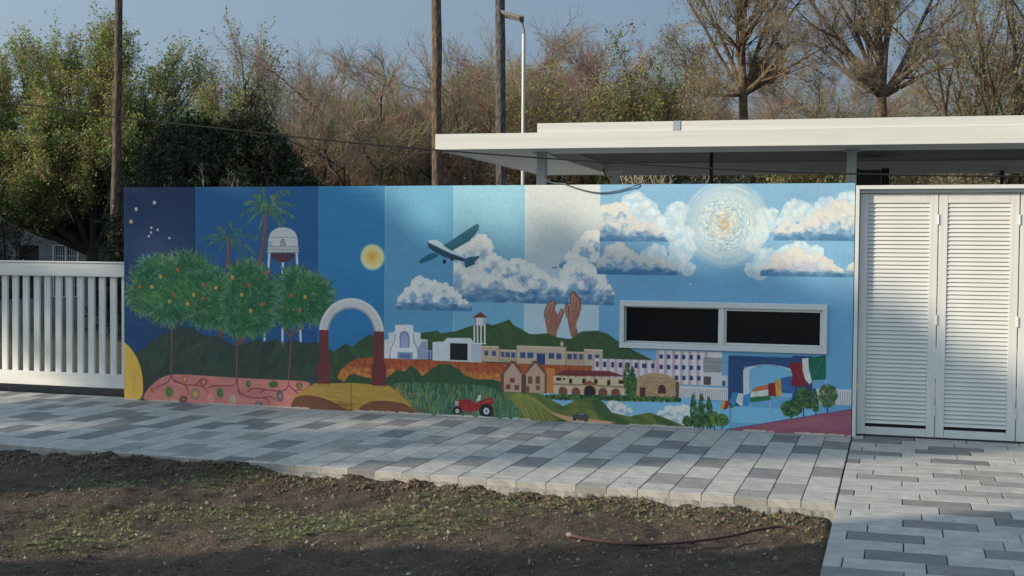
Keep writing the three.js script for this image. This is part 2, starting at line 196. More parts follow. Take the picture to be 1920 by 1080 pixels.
  cloud(H_([1022.3,244.2,1056.4,187.1,1089.2,161.3,1099.8,172.5,1126.8,211.5,1163.8,225.3,1193.1,217.8,1222.3,241.1,1254.5,254.6,1294.9,274.7,1358.9,239.1,1344.9,273.8,1394.5,252.3,1422.9,279.3,1441.3,289.9,1134.5,270.6,1075.1,271.8,1237.3,283], [32, 34, 28, 24, 28, 26, 24, 30, 28, 26, 42, 36, 34, 24, 14, 50, 44, 34]), [1251.9,309.7], [1015.4,314.3], [1455.4,304.8]);
  cloud(H_([923.9,274.4,896,292.2,873.1,312.8,859.3,327.8,957.4,281,989.3,290.4,1018.3,304.2,1042.4,317.7,1060.5,326,939.4,302.8,985,310.5], [27, 22, 17, 9, 25, 26, 20, 14, 8, 34, 26]), [939.4,334.4], [850.1,336.4], [1077.1,331.2]);
  x.save(); x.globalAlpha = .62; cloud(H_([1503.9,53.4,1524.8,73.8,1545.5,93.8,1566.4,114.2,1490.4,73.8], [30, 34, 30, 22, 30]), [1518.5,128], [1412.9,128.6], [1600.6,127.4], wispy); x.restore();
  cloud(H_([1427.8,80.6,1459.7,70.9,1469.4,76.3,1479.5,107.6,1504.7,128,1540.3,116.8,1573.3,130.3,1595.4,140.9,1435,114.8], [24, 24, 22, 30, 28, 20, 20, 12, 34]), [1505,145.5], [1413.8,146.4], [1604.9,144.9], { white: [139, 147, 154] });
  x.save(); x.globalAlpha = .6; cloud(H_([1540,195.4,1563,181.7,1613.5,73.5,1602.9,100.5,1621,134,1628.2,167.6,1614.9,194.6,1642.2,214.7], [26, 26, 26, 30, 32, 30, 26, 18]), [1615.5,232.5], [1519.7,233.9], [1672.1,231.6], wispy); x.restore();
  cloud(H_([1459.7,180.2,1449.9,199.5,1484.7,196.3,1429.3,210.7,1526.3,203.8,1505.6,209.5,1563.6,208.9,1588.3,216.7,1608.6,224.4], [29, 30, 28, 24, 20, 26, 22, 16, 8]), [1519.7,230.5], [1405.4,232.2], [1626.4,229], { white: [139, 147, 154] });
  x.save(); x.globalAlpha = .62; cloud(H_([1905.7,66.9,1890.5,83.8,1928.9,76.1,1877.8,97,1979.4,63.1,1992.4,79.8,2029.4,47.6,1954.8,93,2042.3,63.1], [26, 22, 24, 18, 26, 24, 24, 26, 20]), [1942.4,125.7], [1850,126], [2048.3,125.1], wispy); cloud(H_([1891.9,175.6,1917.4,165,1840.5,192,1821.3,216.1,1801.8,213.8,1957.1,172.5], [24, 22, 30, 24, 18, 18]), [1854,230.2], [1762.5,231.6], [1994.9,227.9], wispy); cloud(H_([1828.5,80.1,1839.1,99.9,1820.2,126.3,1803.5,152.7,1851.7,73.5], [18, 22, 22, 20, 12]), [1814.1,172.5], [1774.8,173.1], [1866.1,171.9], wispy); x.restore();
  cloud(H_([1888.5,115.4,1868.1,126,1910.6,123.1,1942.1,115.1,1973.7,96.7,2013.6,76.1,2032.8,89,2005.3,105.9,2043.2,112.2], [20, 16, 20, 26, 30, 30, 28, 34, 30]), [1942.7,140.6], [1854,141.2], [2048.6,139.8], { white: [139, 147, 154] });
  cloud(H_([1902.5,188.8,1873,200.9,1847.4,215.8,1831.9,223.9,1930.9,200,1960.2,198.6,1981.7,208.6,2007.3,218.7,2026.2,223.6,2051.2,215.5], [28, 26, 18, 9, 26, 24, 20, 14, 8, 20]), [1918.6,229], [1820.2,230.7], [2050,227], { white: [139, 147, 154], ink: [[146, 132, 148], [104, 134, 160], [128, 142, 164], [156, 146, 154]] });
  // great swirling sun
  { const q = [1731.8,101.3]; q[0] += 0; x.save(); x.beginPath(); x.rect(0, 0, W, 400); x.clip();
    for (const [r, a] of [[110, .24], [98, .26], [84, .26], [70, .28]]) el([q[0] + 4, q[1]], r, r, c(146, 158, 164, a));
    for (let k = 0; k < 60; k++) { const r = 60 + R() * 50, a = R() * 6.283; x.strokeStyle = c(...[[156, 162, 166], [120, 146, 162], [104, 134, 152]][R() * 3 | 0], .35); x.lineWidth = 1 + R() * 3; x.beginPath(); x.arc(q[0] + 3, q[1], r, a, a + .3 + R() * .8); x.stroke(); }
    for (let k = 0; k < 1900; k++) { const r = 4 + Math.pow(R(), .8) * 62, a = R() * 6.283, t = r / 66, g = t < .2 ? [[140, 130, 108], [142, 140, 130], [156, 154, 146], [128, 120, 100]] : t < .6 ? [[96, 130, 156], [184, 184, 180], [160, 148, 124], [128, 156, 174]] : [[86, 124, 154], [188, 192, 194], [134, 160, 178], [104, 140, 164]], h = g[R() * g.length | 0]; if (t > .75 && R() < .5) continue; x.strokeStyle = c(h[0] * .92, h[1] * .92, h[2] * .92, .55); x.lineWidth = 1.4 + R() * 1.2; x.beginPath(); x.arc(q[0], q[1], r, a, a + 4 / r + R() * 3 / r); x.stroke(); }
    x.restore(); }
  // aeroplane silhouette
  pg([952.8,176.8,915.2,201.5,918.7,207.8,924.7,208.9,980.4,187.7], c(26, 74, 96), true);
  pg([939.6,148.1,952,144.6,968.6,143.8,987,159.3,1053.6,192.9,1047.5,201.2,984.1,187.7,947.4,165.3], c(142, 158, 170), true);
  pg([938.8,151,944.5,165.9,966.6,180.5,990.1,191.4,1049.3,203.8,1065.6,199.8,1006.8,180.5,956.6,158.1], c(24, 52, 70), false);
  pg([986.1,160.1,1081.1,100.7,1086.6,106.2,1085.1,117.1,1060.2,146.7,1009.7,174.2], c(30, 76, 92), false); inside([986.1,160.1,1081.1,100.7,1086.6,106.2,1085.1,117.1,1060.2,146.7,1009.7,174.2], false, () => daub([991.3,109.3,1084.9,169.9], 40, [[38, 88, 104], [26, 66, 84]], 40, 3, -.55, .1, .4));
  pg([1044.7,197.2,1059.6,189.7,1087.7,186.8,1086.3,192.3,1073.1,203.8,1076,208.1,1049.3,219], c(28, 70, 88), false); el([989.3,202.6], 5, 6, c(22, 26, 38)); el([1010.8,196], 5, 4.5, c(24, 30, 42));
  // green hills behind the town
  const back = [909.5,447.4,916.7,396.9,970.3,388,981,394.9,1020.3,389.2,1071.4,371.1,1110.1,365.4,1125,369.7,1150,361.9,1172.1,353,1183.9,368.2,1204.5,377.1,1228.1,390.3,1248.4,389.7,1277.4,386.6,1306.1,396.9,1339.1,400.1,1367.6,379.4,1409.7,376,1438.2,384.3,1484.7,415,1552.7,445.4,1553,481,909.8,505.1];
  // hands raised from behind the hill
  const skin = c(118, 82, 72), dk = c(72, 42, 38, .8), hl = [[140, 100, 86], [100, 64, 56], [126, 88, 76], [84, 52, 46]];
  const hand = (palmP, fingers) => { for (const f of fingers) { ln(f, dk, 13); } pg(palmP, dk, true); for (const f of fingers) ln(f, skin, 10); pg(palmP.map((v) => v), skin, true); inside(palmP, true, () => daub(bounds(palmP), 70, hl, 16, 3, -1.3, 1.4, .4)); for (const f of fingers) { ln(f.map((v, k) => k % 2 ? v : v - 2), c(148, 108, 92, .6), 3); ln(f.map((v, k) => k % 2 ? v : v + 4), dk, 1.2); } };
  hand([1268.3,346.4,1269.7,332.3,1281.2,323.7,1298.4,326,1304.1,339.8,1309.9,339.8,1313,356.5,1303.3,376,1300.4,398.4,1278.9,399.2,1274.3,374.2], [[1272.6,340.7,1275.1,321.2,1285.2,309.7], [1278.3,334.9,1282.3,315.4,1290.9,305.4], [1286.9,332.1,1290.9,315.1,1293.8,305.4], [1304.4,356.5,1309.9,342.7,1315.6,328.6]]);
  hand([1327.1,330.9,1332.5,322.6,1346.9,311.1,1362.4,313.7,1364.1,338.4,1352.9,355.3,1356.1,380.3,1367.6,399.2,1342,400.1,1333.1,364.2], [[1332.8,339.2,1330,328.3,1328.2,315.7], [1341.2,325.2,1344,303.1,1342.3,286.4], [1348.3,322.3,1352.3,299.9,1346.6,282.1], [1358.4,324.9,1362.4,305.4,1352.3,289]]);
  pg(back, c(44, 66, 42), false); inside(back, false, () => daub(bounds(back), 900, [[40, 62, 38], [54, 74, 40], [34, 52, 40], [60, 76, 46], [46, 60, 34]], 36, 9, 1.0, .8, .24));
  // orange bank
  const bank = [673.6,530.4,681.9,513.7,694.5,497.1,725,475.6,762.8,466.9,816.2,468.1,950.5,467.8,1061.6,468.1,1165.8,470.1,1325.7,467.2,1398.3,467.5,1398.3,486.8,1297.5,546.4,785.5,568.3];
  pg(bank, c(128, 74, 46), true); rc([784.9,477.9,1297.5,539.3], c(136, 82, 48)); inside(bank, true, () => { const b = bounds(bank); for (let k = 0; k < 2600; k++) { const px = b[0] + R() * (b[2] - b[0]), v = R(), py = b[1] + v * (b[3] - b[1]) * .75, g = v < .4 ? [[122, 58, 38], [146, 68, 36], [106, 48, 38]] : [[150, 96, 50], [164, 112, 58], [134, 78, 46]], h = g[R() * 3 | 0]; x.fillStyle = c(...h, .5); x.beginPath(); x.ellipse(px, py, 3 + R() * 5, 2 + R() * 2, R() * 3, 0, 6.283); x.fill(); } });
  const grassHill = [689.9,545.9,713.8,518,728.1,513.4,751.9,520,778.9,524.3,824.3,520.9,854.1,498.5,876.5,501.4,895.2,485,913.8,496.5,928.2,513.2,950.8,495.1,976.4,478.1,1001.9,477.3,1024,485,1049.6,505.1,1078.5,514.6,1128.8,514,1181,526.1,1268.5,540.7,1283.5,574.9,1181.9,636,785.8,641.4,690.2,601.8];
  pg(grassHill, c(38, 62, 44)); inside(grassHill, false, () => daub(bounds(grassHill), 900, [[32, 56, 44], [46, 70, 44], [36, 62, 38], [54, 76, 48]], 36, 9, 1.1, 1, .22));
  // white mission front and hall
  pg([816.2,468.1,815.9,418.4,829.4,415.3,829.1,397.8,848.1,394.3,847.8,375.7,901.2,374,901.5,392.9,922.4,395.2,922.4,412.4,943.1,413.3,943.4,466.4], c(158, 164, 174));
  pg([829.7,467.5,831.7,442.8,847.2,420.5,847.8,375.7,901.2,374,901.5,416.2,915.5,435.7,917.3,467.5], c(166, 170, 178), true); ln([833.4,467.5,833.4,444.3,848.1,421.9,848.7,400.1], c(96, 108, 138), 2.4); ln([916.4,467.5,915.5,440,903.2,421.6,901.5,398.6], c(96, 108, 138), 3); pg([917.3,467.5,915.5,435.7,927.6,418.2,941.4,417.6,943.4,466.4], c(112, 122, 148));
  pg([862.1,437.4,861.3,408.4,864.2,396.9,875.9,390.9,887.4,396.3,890.6,407.5,890.8,436.5], c(96, 104, 140)); pg([866.2,437.4,865.9,408.4,875.9,396.6,886,407.8,886.3,436.8], c(122, 128, 160)); rc([855.3,449.2,900.3,466.7], c(106, 118, 146)); rc([861.6,453.5,894,466.7], c(74, 88, 126));
  rc([943.1,442,967.8,465.8], c(124, 132, 156)); for (const p of [[944.8,444.9,950.3,466.4], [953.1,444.6,958,466.1], [961.4,444.3,966.3,465.8]]) rc(p, c(54, 72, 116));
  pg([957.1,469,956.9,419.3,988.7,417,997.9,406.7,1065.1,405.5,1074.8,418.7,1095.8,418.7,1096.1,469.8], c(156, 162, 172)); pg([1067.6,466.4,1067.4,421,1095.8,420.2,1096.1,469.8], c(138, 146, 160)); rc([1007.1,420.7,1056.4,465.5], c(14, 16, 20));
  for (const p of [[1010.2,432.8,1053.9,431.4], [1010.2,444.3,1053.9,442.8], [1022,422.5,1022.6,465.2], [1038.7,421.9,1038.9,464.7]]) ln(p, c(30, 32, 38), 1, false);
  // second water tower
  for (const p of [[1075.1,372.5,1075.4,419.3], [1084,372.2,1084.6,419], [1093.8,372,1094,418.7], [1104.1,371.7,1104.7,418.4]]) ln(p, c(164, 166, 170), 4.5, false);
  rc([1073.7,348.4,1107.2,371.7], c(160, 162, 166)); rc([1073.7,348.4,1080.3,372.2], c(112, 118, 128)); rc([1099.5,347.8,1107.2,371.7], c(130, 134, 144)); pg([1068.2,350.7,1092,335.2,1111.6,349.6], c(92, 42, 46)); rc([1073.4,417.9,1109,420.5], c(166, 170, 174));
  // long tan school
  for (const [p, t] of [[[1095.8,425.9,1144.6,466.7], 0], [[1145.4,434.2,1192.5,466.4], -8], [[1193.3,422.2,1327.1,468.7], 2], [[1327.9,433.7,1375.6,468.1], -8], [[1375.6,425.9,1425,467.8], 0]]) { rc(p, c(144 + t, 130 + t, 116 + t)); ln([p[0], p[1], p[2], p[1]], c(172, 160, 146), 2, false); ln([p[2], p[1], p[2], p[3]], c(90, 80, 78), 1.6, false); }
  rc([1312.2,407.8,1319.3,418.7], c(158, 148, 134));
  const blue = c(40, 56, 100), win = (p) => { rc(p, blue); ring([(p[0] + p[2]) / 2, (p[1] + p[3]) / 2], 0, 0, blue, 1); x.strokeStyle = c(96, 96, 112); x.lineWidth = 1.2; x.strokeRect(p[0], p[1], p[2] - p[0], p[3] - p[1]); ln([(p[0] + p[2]) / 2, p[1], (p[0] + p[2]) / 2, p[3]], c(70, 84, 124), 1, false); };
  for (const p of [[1104.1,438.2,1114.4,450.6], [1124.8,438.2,1135.9,450.6], [1150,439.7,1158.9,452.6], [1162.6,440,1174.4,452.9], [1178.7,440,1188.5,453.7], [1202.8,438.5,1216.9,453.5], [1222.6,438.5,1238.7,453.5], [1280.6,438,1295.2,452.9], [1301,438.2,1314.7,453.7], [1331.1,438.5,1342.6,452.6], [1347.5,438,1356.1,452.3], [1363,438.2,1371.9,452.3], [1385.9,438,1396.5,451.5], [1404.9,438.2,1415.5,446.9]]) win(p);
  rc([1248.2,440.5,1270.8,469.2], c(34, 50, 96)); ln([1244.4,440,1273.4,439.1], c(110, 100, 96), 2.5, false);
  // pink striped building
  rc([1396.5,448,1573.9,496.5], c(152, 156, 166)); rc([1564.1,421.3,1731.2,506.3], c(156, 160, 170));
  { const s = [1396.5,448,1573.9,502], n = 9; for (let k = 0; k < n; k++) { const a = s[0] + (s[2] - s[0]) * k / n; rc([a, s[1], a + 8, s[3]], c(146, 122, 132)); } const t = [1564.1,421.9,1699.9,507.7]; for (let k = 0; k < 7; k++) { const a = t[0] + (t[2] - t[0]) * k / 6.6; rc([a, t[1], a + 8, t[3]], c(146, 122, 132)); }
    for (const p of [[1407.2,456,1414.3,469.5], [1426.1,456,1434.7,469.5], [1447.3,456,1455.1,469.5], [1466.9,456,1476,469.2], [1487.8,456,1496.1,469.2], [1508.5,455.8,1517.1,469.2], [1528,457.2,1539.2,468.4], [1551.5,456.3,1559.8,467.8]]) rc(p, c(36, 48, 86));
    const r0 = [1572.5,431.9,1676.1,431.1], r1 = [1572.8,458.3,1676.4,457.5], r2 = [1612.1,484.7,1676.9,483.6]; for (const [r, n] of [[r0, 6], [r1, 6], [r2, 4]]) for (let k = 0; k < n; k++) { const a = r[0] + (r[2] - r[0] - 8) * k / (n - 1), b = r[1] + (r[3] - r[1]) * k / (n - 1); rc([a, b, a + 9, b + 11], c(38, 50, 88)); } }
  rc([1684.1,435.7,1730.9,472.7], c(108, 110, 116)); daub([1684.4,436.8,1719.4,471.8], 60, [[124, 126, 130], [92, 95, 102]], 24, 2, 0, .3, .4); rc([1684.7,474.7,1731.2,506.3], c(150, 154, 160)); rc([1685.6,483.9,1703.9,504.8], c(66, 58, 60)); rc([1730.3,479.6,1745.2,505.7], c(152, 156, 162)); rc([1732.3,492.8,1740.7,505.4], c(58, 66, 86));
  // white picket fences in the picture
  for (const p of [[1624.4,510.6,1745.8,542.7], [1963.7,502.8,2055.5,541.3]]) { rc(p, c(118, 124, 134)); for (let a = p[0]; a < p[2]; a += 5.2) rc([a, p[1], a + 3.2, p[3]], c(158, 160, 166)); rc([p[0], p[1], p[2], p[1] + 5], c(156, 160, 166)); }
  // hacienda with red roof, twin stepped-gable houses, stone house
  const lower = [1254.2,545.3,1660,539,1714.5,595.8,1661.2,622.8,1255.1,632.5];
  pg(lower, c(96, 142, 172)); rc([1619.5,546.2,1749.6,615.6], c(92, 142, 174));
  cloud(H_([1454.2,567.1,1475.2,574.6,1496.1,581.7,1437.3,579.2], [14, 12, 8, 8]), [1468.6,599.5], [1419.5,602.1], [1517.1,597.2], { foot: .05, n: .5 });
  cloud(H_([1599.5,576.9,1620.1,581.5,1637.6,575.1,1579.1,586.1,1650,592.1,1613.5,600.7], [13, 18, 16, 10, 12, 20]), [1606.9,622.8], [1559,625.4], [1674.6,619.3], { foot: .05, n: .5 });
  rc([1273.7,477.6,1297.5,543.6], c(150, 100, 58));
  const brick = (p, tone, n, hgt) => { const [a, b, e, f] = p; rc(p, c(...tone)); x.strokeStyle = c(tone[0] * .62, tone[1] * .62, tone[2] * .62, .8); x.lineWidth = 1; for (let k = 0; b + k * hgt < f; k++) { x.beginPath(); x.moveTo(a, b + k * hgt); x.lineTo(e, b + k * hgt); x.stroke(); for (let q = 0; q <= n; q++) { const px = a + (e - a) * (q + (k % 2) * .5) / n; if (px < e) { x.beginPath(); x.moveTo(px, b + k * hgt); x.lineTo(px, b + (k + 1) * hgt); x.stroke(); } } } };
  const bw = [84, 58, 52];
  for (const [p, q] of [[[1149.7,494.8,1209.1,544.4], [1158.6,497.1,1206.8,544.7]], [[1217.2,492.2,1276,544.4], [1219.5,494.8,1270.3,544.7]]]) { rc([p[0], p[1], q[0], p[3]], c(...bw)); rc([q[2], p[1], p[2], p[3]], c(...bw)); rc(q, c(142, 122, 110)); const n = 5, w = (q[2] - q[0]) / (n * 2); for (let k = 0; k < n; k++) { rc([q[0] + w * k, q[1] - (k + 1) * 6, q[2] - w * k, q[1] - k * 6 + 2], c(142, 122, 110)); for (const s of [q[0] + w * k - 2, q[2] - w * (k + 1) - 1]) rc([s, q[1] - (k + 1) * 6 - 5, s + w + 3, q[1] - (k + 1) * 6 + 3], c(...bw)); } }
  rc([1208.6,498.2,1219.2,544.2], c(70, 50, 46)); for (const p of [[1175,508,1188.2,520], [1164.1,525.2,1176.7,538.1], [1188.2,525.8,1200.2,538.7], [1246.7,524.6,1257.1,536.1], [1220.6,527.2,1228.6,546.4], [1224.6,506,1236.4,520.3], [1245.9,505.1,1257.6,519.5]]) { rc(p, c(92, 58, 48)); x.strokeStyle = c(120, 84, 70); x.lineWidth = 1; x.strokeRect(p[0], p[1], p[2] - p[0], p[3] - p[1]); }
  for (const q of [[1230.7,505.7], [1251.6,504.8]]) { el(q, 6, 5, c(92, 58, 48)); }
  rc([1294.4,496.2,1484.7,539.8], c(156, 144, 124)); rc([1294.4,521.5,1484.4,516.3], c(118, 102, 88)); pg([1289.8,496.5,1330,481.6,1442.7,479.6,1486.9,492.2], c(84, 42, 42)); daub(bounds([1325.7,483.9,1453.4,488.8]), 60, [[100, 52, 48], [70, 34, 36]], 10, 2, 1.3, .3, .5);
  for (const p of [[1301.5,501.7,1314.5,509.4], [1319.3,502.2,1325.4,506.8], [1336,503.1,1344.6,515.2], [1371,501.7,1380.2,513.7], [1402.9,501.7,1412,513.7], [1437.3,502.5,1445.9,516], [1467.4,502,1481.5,511.1]]) rc(p, c(42, 34, 32));
  rc([1369,518.3,1413.2,542.7], c(150, 132, 110)); pg([1366.1,518.6,1389.9,505.1,1414.3,518], c(112, 70, 54));
  for (const [q, r, g] of [[[1319.9,537], 11, [92, 60, 50]], [[1354.9,537], 11, [92, 60, 50]], [[1391.7,534.1], 15, [36, 28, 28]], [[1426.4,535.3], 11, [92, 60, 50]], [[1460,535.3], 11, [92, 60, 50]]]) { el(q, r + 2, r + 2, c(132, 112, 92)); el(q, r, r, c(...g)); rc([q[0] - r, q[1], q[0] + r, q[1] + 12], c(...g)); }
  pg([1509.6,547,1509,500.2,1522.8,488.8,1543.5,481.3,1562.7,479.3,1586,481,1607.8,489.6,1623,501.4,1623.6,544.7], c(132, 114, 92), true); rc([1509,504.5,1623.6,544.7], c(132, 114, 92));
  daub(bounds([1515.9,489,1608.6,542.7]), 190, [[150, 132, 106], [104, 84, 66], [120, 100, 78], [84, 66, 52]], 9, 2, .1, .5, .5); rc([1614.9,500.2,1623.6,544.7], c(82, 56, 50)); rc([1523.1,518.3,1537.5,545.6], c(64, 40, 36)); rc([1569.9,518.3,1590,531.8], c(58, 36, 34)); el([1579.9,518], 9, 9, c(58, 36, 34));
  const bush = (q, rx, ry, n, tone) => { for (let k = 0; k < n; k++) { const a = R() * 6.283, r = Math.sqrt(R()), g = tone[R() * tone.length | 0]; el([q[0] + Math.cos(a) * r * rx, q[1] + Math.sin(a) * r * ry], 2 + R() * 3, 1.6 + R() * 2, c(...g, .85), R() * 3); } };
  const gr = [[40, 70, 40], [56, 86, 44], [30, 56, 36], [72, 96, 48], [26, 48, 34]];
  const cyp = (q, e, w, tone = gr) => { for (let k = 0; k < 170; k++) { const t = Math.pow(R(), .8), wd = w * Math.sin(Math.min(1, t * 1.15 + .05) * 2.2) * (R() - .5) * 2, g = tone[R() * tone.length | 0]; el([q[0] + (e[0] - q[0]) * t + wd, q[1] + (e[1] - q[1]) * t], 2, 3.4, c(...g, .85)); } };
  cyp([1487.8,456], [1491.5,540.7], 9); cyp([1503.3,466.4], [1504.2,540.4], 10); bush([1501,510.3], 13, 26, 150, gr);
  { const a = [1257.1,551,1626.1,541.9]; for (let k = 0; k < 520; k++) { const t = R(), g = gr[R() * 5 | 0]; el([a[0] + (a[2] - a[0]) * t, a[1] + (a[3] - a[1]) * t + j(0, 9) + 3], 2.5 + R() * 3, 2 + R() * 3, c(...g, .9)); } }
  // field, road, low hills, pickup truck
  const h2 = [1254.2,545.3,1283.2,558.2,1320.8,576,1355.2,559.1,1391.9,551.3,1425.8,558.2,1450.2,586.6,1497.9,594.7,1524,586.9,1550.9,581.7,1579.1,590.9,1599.7,597.2,1657.1,620.2,1657.1,632.5,1152.6,644.6,1151.7,545.6];
  pg(h2, c(68, 84, 44)); inside(h2, false, () => { const b = bounds(h2); daub(b, 700, [[60, 78, 40], [84, 96, 50], [48, 68, 40], [92, 98, 54]], 40, 7, .35, .5, .28); for (const s of [[1450.2,586.6,1425.8,557.4,1391.9,551.9,1409.5,590.1,1454.8,622.5,1524.5,627.1], [1599.7,597.2,1550.1,582,1572.5,609.6,1627.3,621.9]]) pg(s, c(44, 66, 40, .75), true); for (let k = 0; k < 8; k++) ln([1326.8,589.8,1362.4,576.9,1398,583.8].map((v, q) => q % 2 ? v + k * 3.4 : v + k * 3), c(150, 136, 74, .4), 1.4); });
  const field = [1144.3,555.9,1181,544.4,1225.2,546.7,1257.3,559.4,1289.5,591.5,1304.1,615.9,1315.6,633.7,1167.2,636.9]; inside(field, true, () => { daub(bounds(field), 300, [[92, 98, 48], [110, 112, 58], [78, 88, 44]], 60, 8, 1.3, .4, .4); for (let k = 0; k < 9; k++) { const s = k * 7; const p = [1173.8,548.7,1188.8,579.2,1193.6,635.4]; ln([p[0] + s * .6, p[1], p[2] + s * 1.5, p[3], p[4] + s * 2.1, p[5]], c(150, 142, 84, .55), 1.4); } });
  ln([1219.2,551,1248.4,564,1272,581.2,1298.1,599.5], c(150, 128, 86), 2.2); pg([1274.9,583.8,1286.6,591.5,1326.8,601,1369.9,604.4,1401.1,605.6,1433.6,609.6,1475.8,621.4,1370.1,623.9,1355.8,616.2,1312.7,609.9], c(158, 122, 104), true); daub(bounds([1327.1,609.3,1440.7,619.1]), 80, [[172, 140, 122], [142, 100, 78]], 18, 3, .15, .2, .4);
  pg([1342.6,597.2,1355.5,594.1,1363.8,590.1,1375.3,591.5,1391.1,596.4,1389.7,607.6,1381.3,610.7,1349.8,608.2], c(58, 62, 66), true); pg([1361.2,595,1365.3,591.5,1373.9,592.4,1378.2,597], c(96, 104, 112)); el([1351.2,608.7], 4, 4, c(24, 24, 26)); el([1382.8,610.2], 4.5, 4.5, c(24, 24, 26)); el([1382.8,610.2], 1.8, 1.8, c(110, 110, 112));
  // tall grass and tractor
  const cane = [830.9,541.6,863.6,530.1,1016.8,526.9,1129.3,531,1181.3,568.3,1218.3,606.1,1204,643.5,904.3,635.7,891.7,588.3];
  inside(cane, true, () => { rc(bounds(cane), c(38, 64, 48, .55)); const b = bounds(cane); for (let k = 0; k < 2100; k++) { const v = Math.pow(R(), .8), px = b[0] + R() * (b[2] - b[0]), py = b[1] + 8 + v * (b[3] - b[1]), g = [[54, 92, 66], [74, 108, 68], [42, 84, 84], [96, 116, 74], [30, 58, 50], [44, 92, 96], [104, 108, 62]][R() * 7 | 0], l = 12 + R() * 18, s = j(0, 14); x.strokeStyle = c(...g, .75); x.lineWidth = 1.2 + R() * 1.6; x.beginPath(); x.moveTo(px, py); x.quadraticCurveTo(px + s * .2, py - l * .7, px + s, py - l); x.stroke(); } });
  const red = c(116, 34, 40); pg([1029.2,572.3,1056.4,568.3,1068.5,573.4,1077.4,581.5,1092.3,572.3,1107.2,566,1127.9,559.4,1132.5,577.4,1119.3,585.2,1100.1,594.7,1074.5,601.6,1035.5,600.4,1026.3,592.4], red, true); pg([1029.2,572.3,1068.5,569.1,1074.5,598.7,1035.5,599], red); rc([1021.7,575.4,1032.3,587.8], c(138, 124, 130)); pg([1082,575.4,1087.7,556.8,1095.2,555.1,1093.8,569.4], c(150, 156, 160)); ln([1035.5,580.6,1065.3,579.2], c(84, 22, 30), 2, false); ln([1099.8,578.9,1128.2,567.7], c(144, 60, 52), 3); daub(bounds([1035.2,574.9,1068.5,596.1]), 40, [[140, 48, 48], [86, 24, 32]], 14, 3, 1.4, .4, .4);
  for (const [q, r] of [[[1028.6,602.1], 13], [[1110.4,598.4], 20]]) { el(q, r, r * 1.02, c(20, 22, 26)); ring(q, r * .82, r * .84, c(44, 46, 52), 2); el(q, r * .44, r * .46, c(150, 154, 160)); el(q, r * .16, r * .16, c(70, 74, 80)); }
  // open book in gold and brown
  pg([536.1,620.8,547.6,581.5,573.7,564,609.3,544.7,721.8,538.7,832,541.6,860.4,562.2,891.7,588.3,905.8,623.9,722.4,629.7], c(138, 110, 54)); daub(bounds([593.2,549.9,856.1,594.4]), 170, [[152, 124, 62], [120, 94, 46], [144, 116, 58]], 60, 5, .1, .4, .24);
  pg([533,623.9,544.2,587.5,570.6,578.9,609.6,578.9,648.3,587.5,690.2,604.7,716.1,622.8,716.1,633.1,533,641.7], c(86, 54, 40), true); pg([728.7,623.7,744.5,605.3,763.4,592.7,801.3,582.9,857.6,585.5,891.7,594.1,904.3,615.3,905.8,628.2,728.7,636.9], c(94, 60, 44), true); daub(bounds([552.5,590.1,690.2,619.6]), 90, [[104, 66, 44], [70, 44, 36]], 50, 3, .15, .3, .3); daub(bounds([753.9,594.7,895.2,621.6]), 90, [[112, 72, 50], [78, 48, 38]], 50, 3, .15, .3, .3); ln([718.6,540.4,719.8,622.5], c(92, 72, 40), 2.5, false);
  // arch on brick columns
  { const l = [622.5,397.8,650.6,396.9], r = [786.1,393.2,815.9,392.3], cx = (l[0] + r[2]) / 2, ro = (r[2] - l[0]) / 2, ri = (r[0] - l[2]) / 2, top = [719.2,305.9], cy = l[1] + 4, ky = (cy - top[1]) / ro, sector = (a, b, col) => { x.beginPath(); x.ellipse(cx, cy, a, a * ky, 0, Math.PI, 0); x.ellipse(cx, cy, b, b * ky, 0, 0, Math.PI, true); x.closePath(); x.fillStyle = col; x.fill(); };
    sector(ro, ri, c(152, 154, 158)); sector(ri + 5, ri, c(104, 114, 128, .8)); sector(ro, ro - 7, c(166, 166, 168, .7)); }
  for (const p of [[622.5,396.3,650.9,488.5], [786.1,395.5,816.5,485.3], [616.5,486.8,657.2,544.2], [780.4,483.9,823.7,543.3]]) brick(p, [92, 44, 48], p[2] - p[0] > 30 ? 4 : 3, 5.2);
  // dark blue gateway with flags
  rc([1747,429.4,1951.6,455.2], c(30, 56, 96)); rc([1747,429.4,1785.7,554.8], c(30, 56, 96)); rc([1903.7,424.2,1953,547.3], c(30, 56, 96)); pg([1784.9,525.5,1783.7,464.1,1796,455.8,1818.1,449.4,1841.7,447.1,1865.2,448,1889.9,453.7,1903.4,459.8,1904.5,520.3], c(150, 158, 168)); pg([1799.8,531.5,1798.9,462.4,1818.4,453.5,1841.7,450,1867.8,451.7,1888.7,456.3,1904.2,463.5,1905.1,526.9], c(90, 138, 170)); pg([1747,429.4,1783.7,428.2,1784.3,461.5,1773.9,472.4,1747.3,460.1], c(30, 56, 96, .9));
  daub([1747,430.8,1935,450.6], 90, [[36, 66, 106], [26, 48, 88]], 40, 5, 0, .2, .3); rc([1756.7,556.2,1962.8,596.7], c(92, 142, 174));
  for (const p of [[1763.3,555.9,1763.9,613.6], [1802.6,548.7,1803.5,604.7], [1850.9,536.1,1851.7,595.8], [1984,422.8,1985.2,490.8]]) ln(p, c(116, 140, 160), 2, false);
  const flag = (p, col) => { pg(p, c(...col)); inside(p, false, () => daub(bounds(p), 14, [col.map((v) => v * .78), col.map((v) => Math.min(175, v * 1.18))], 22, 5, 1.35, .3, .35)); };
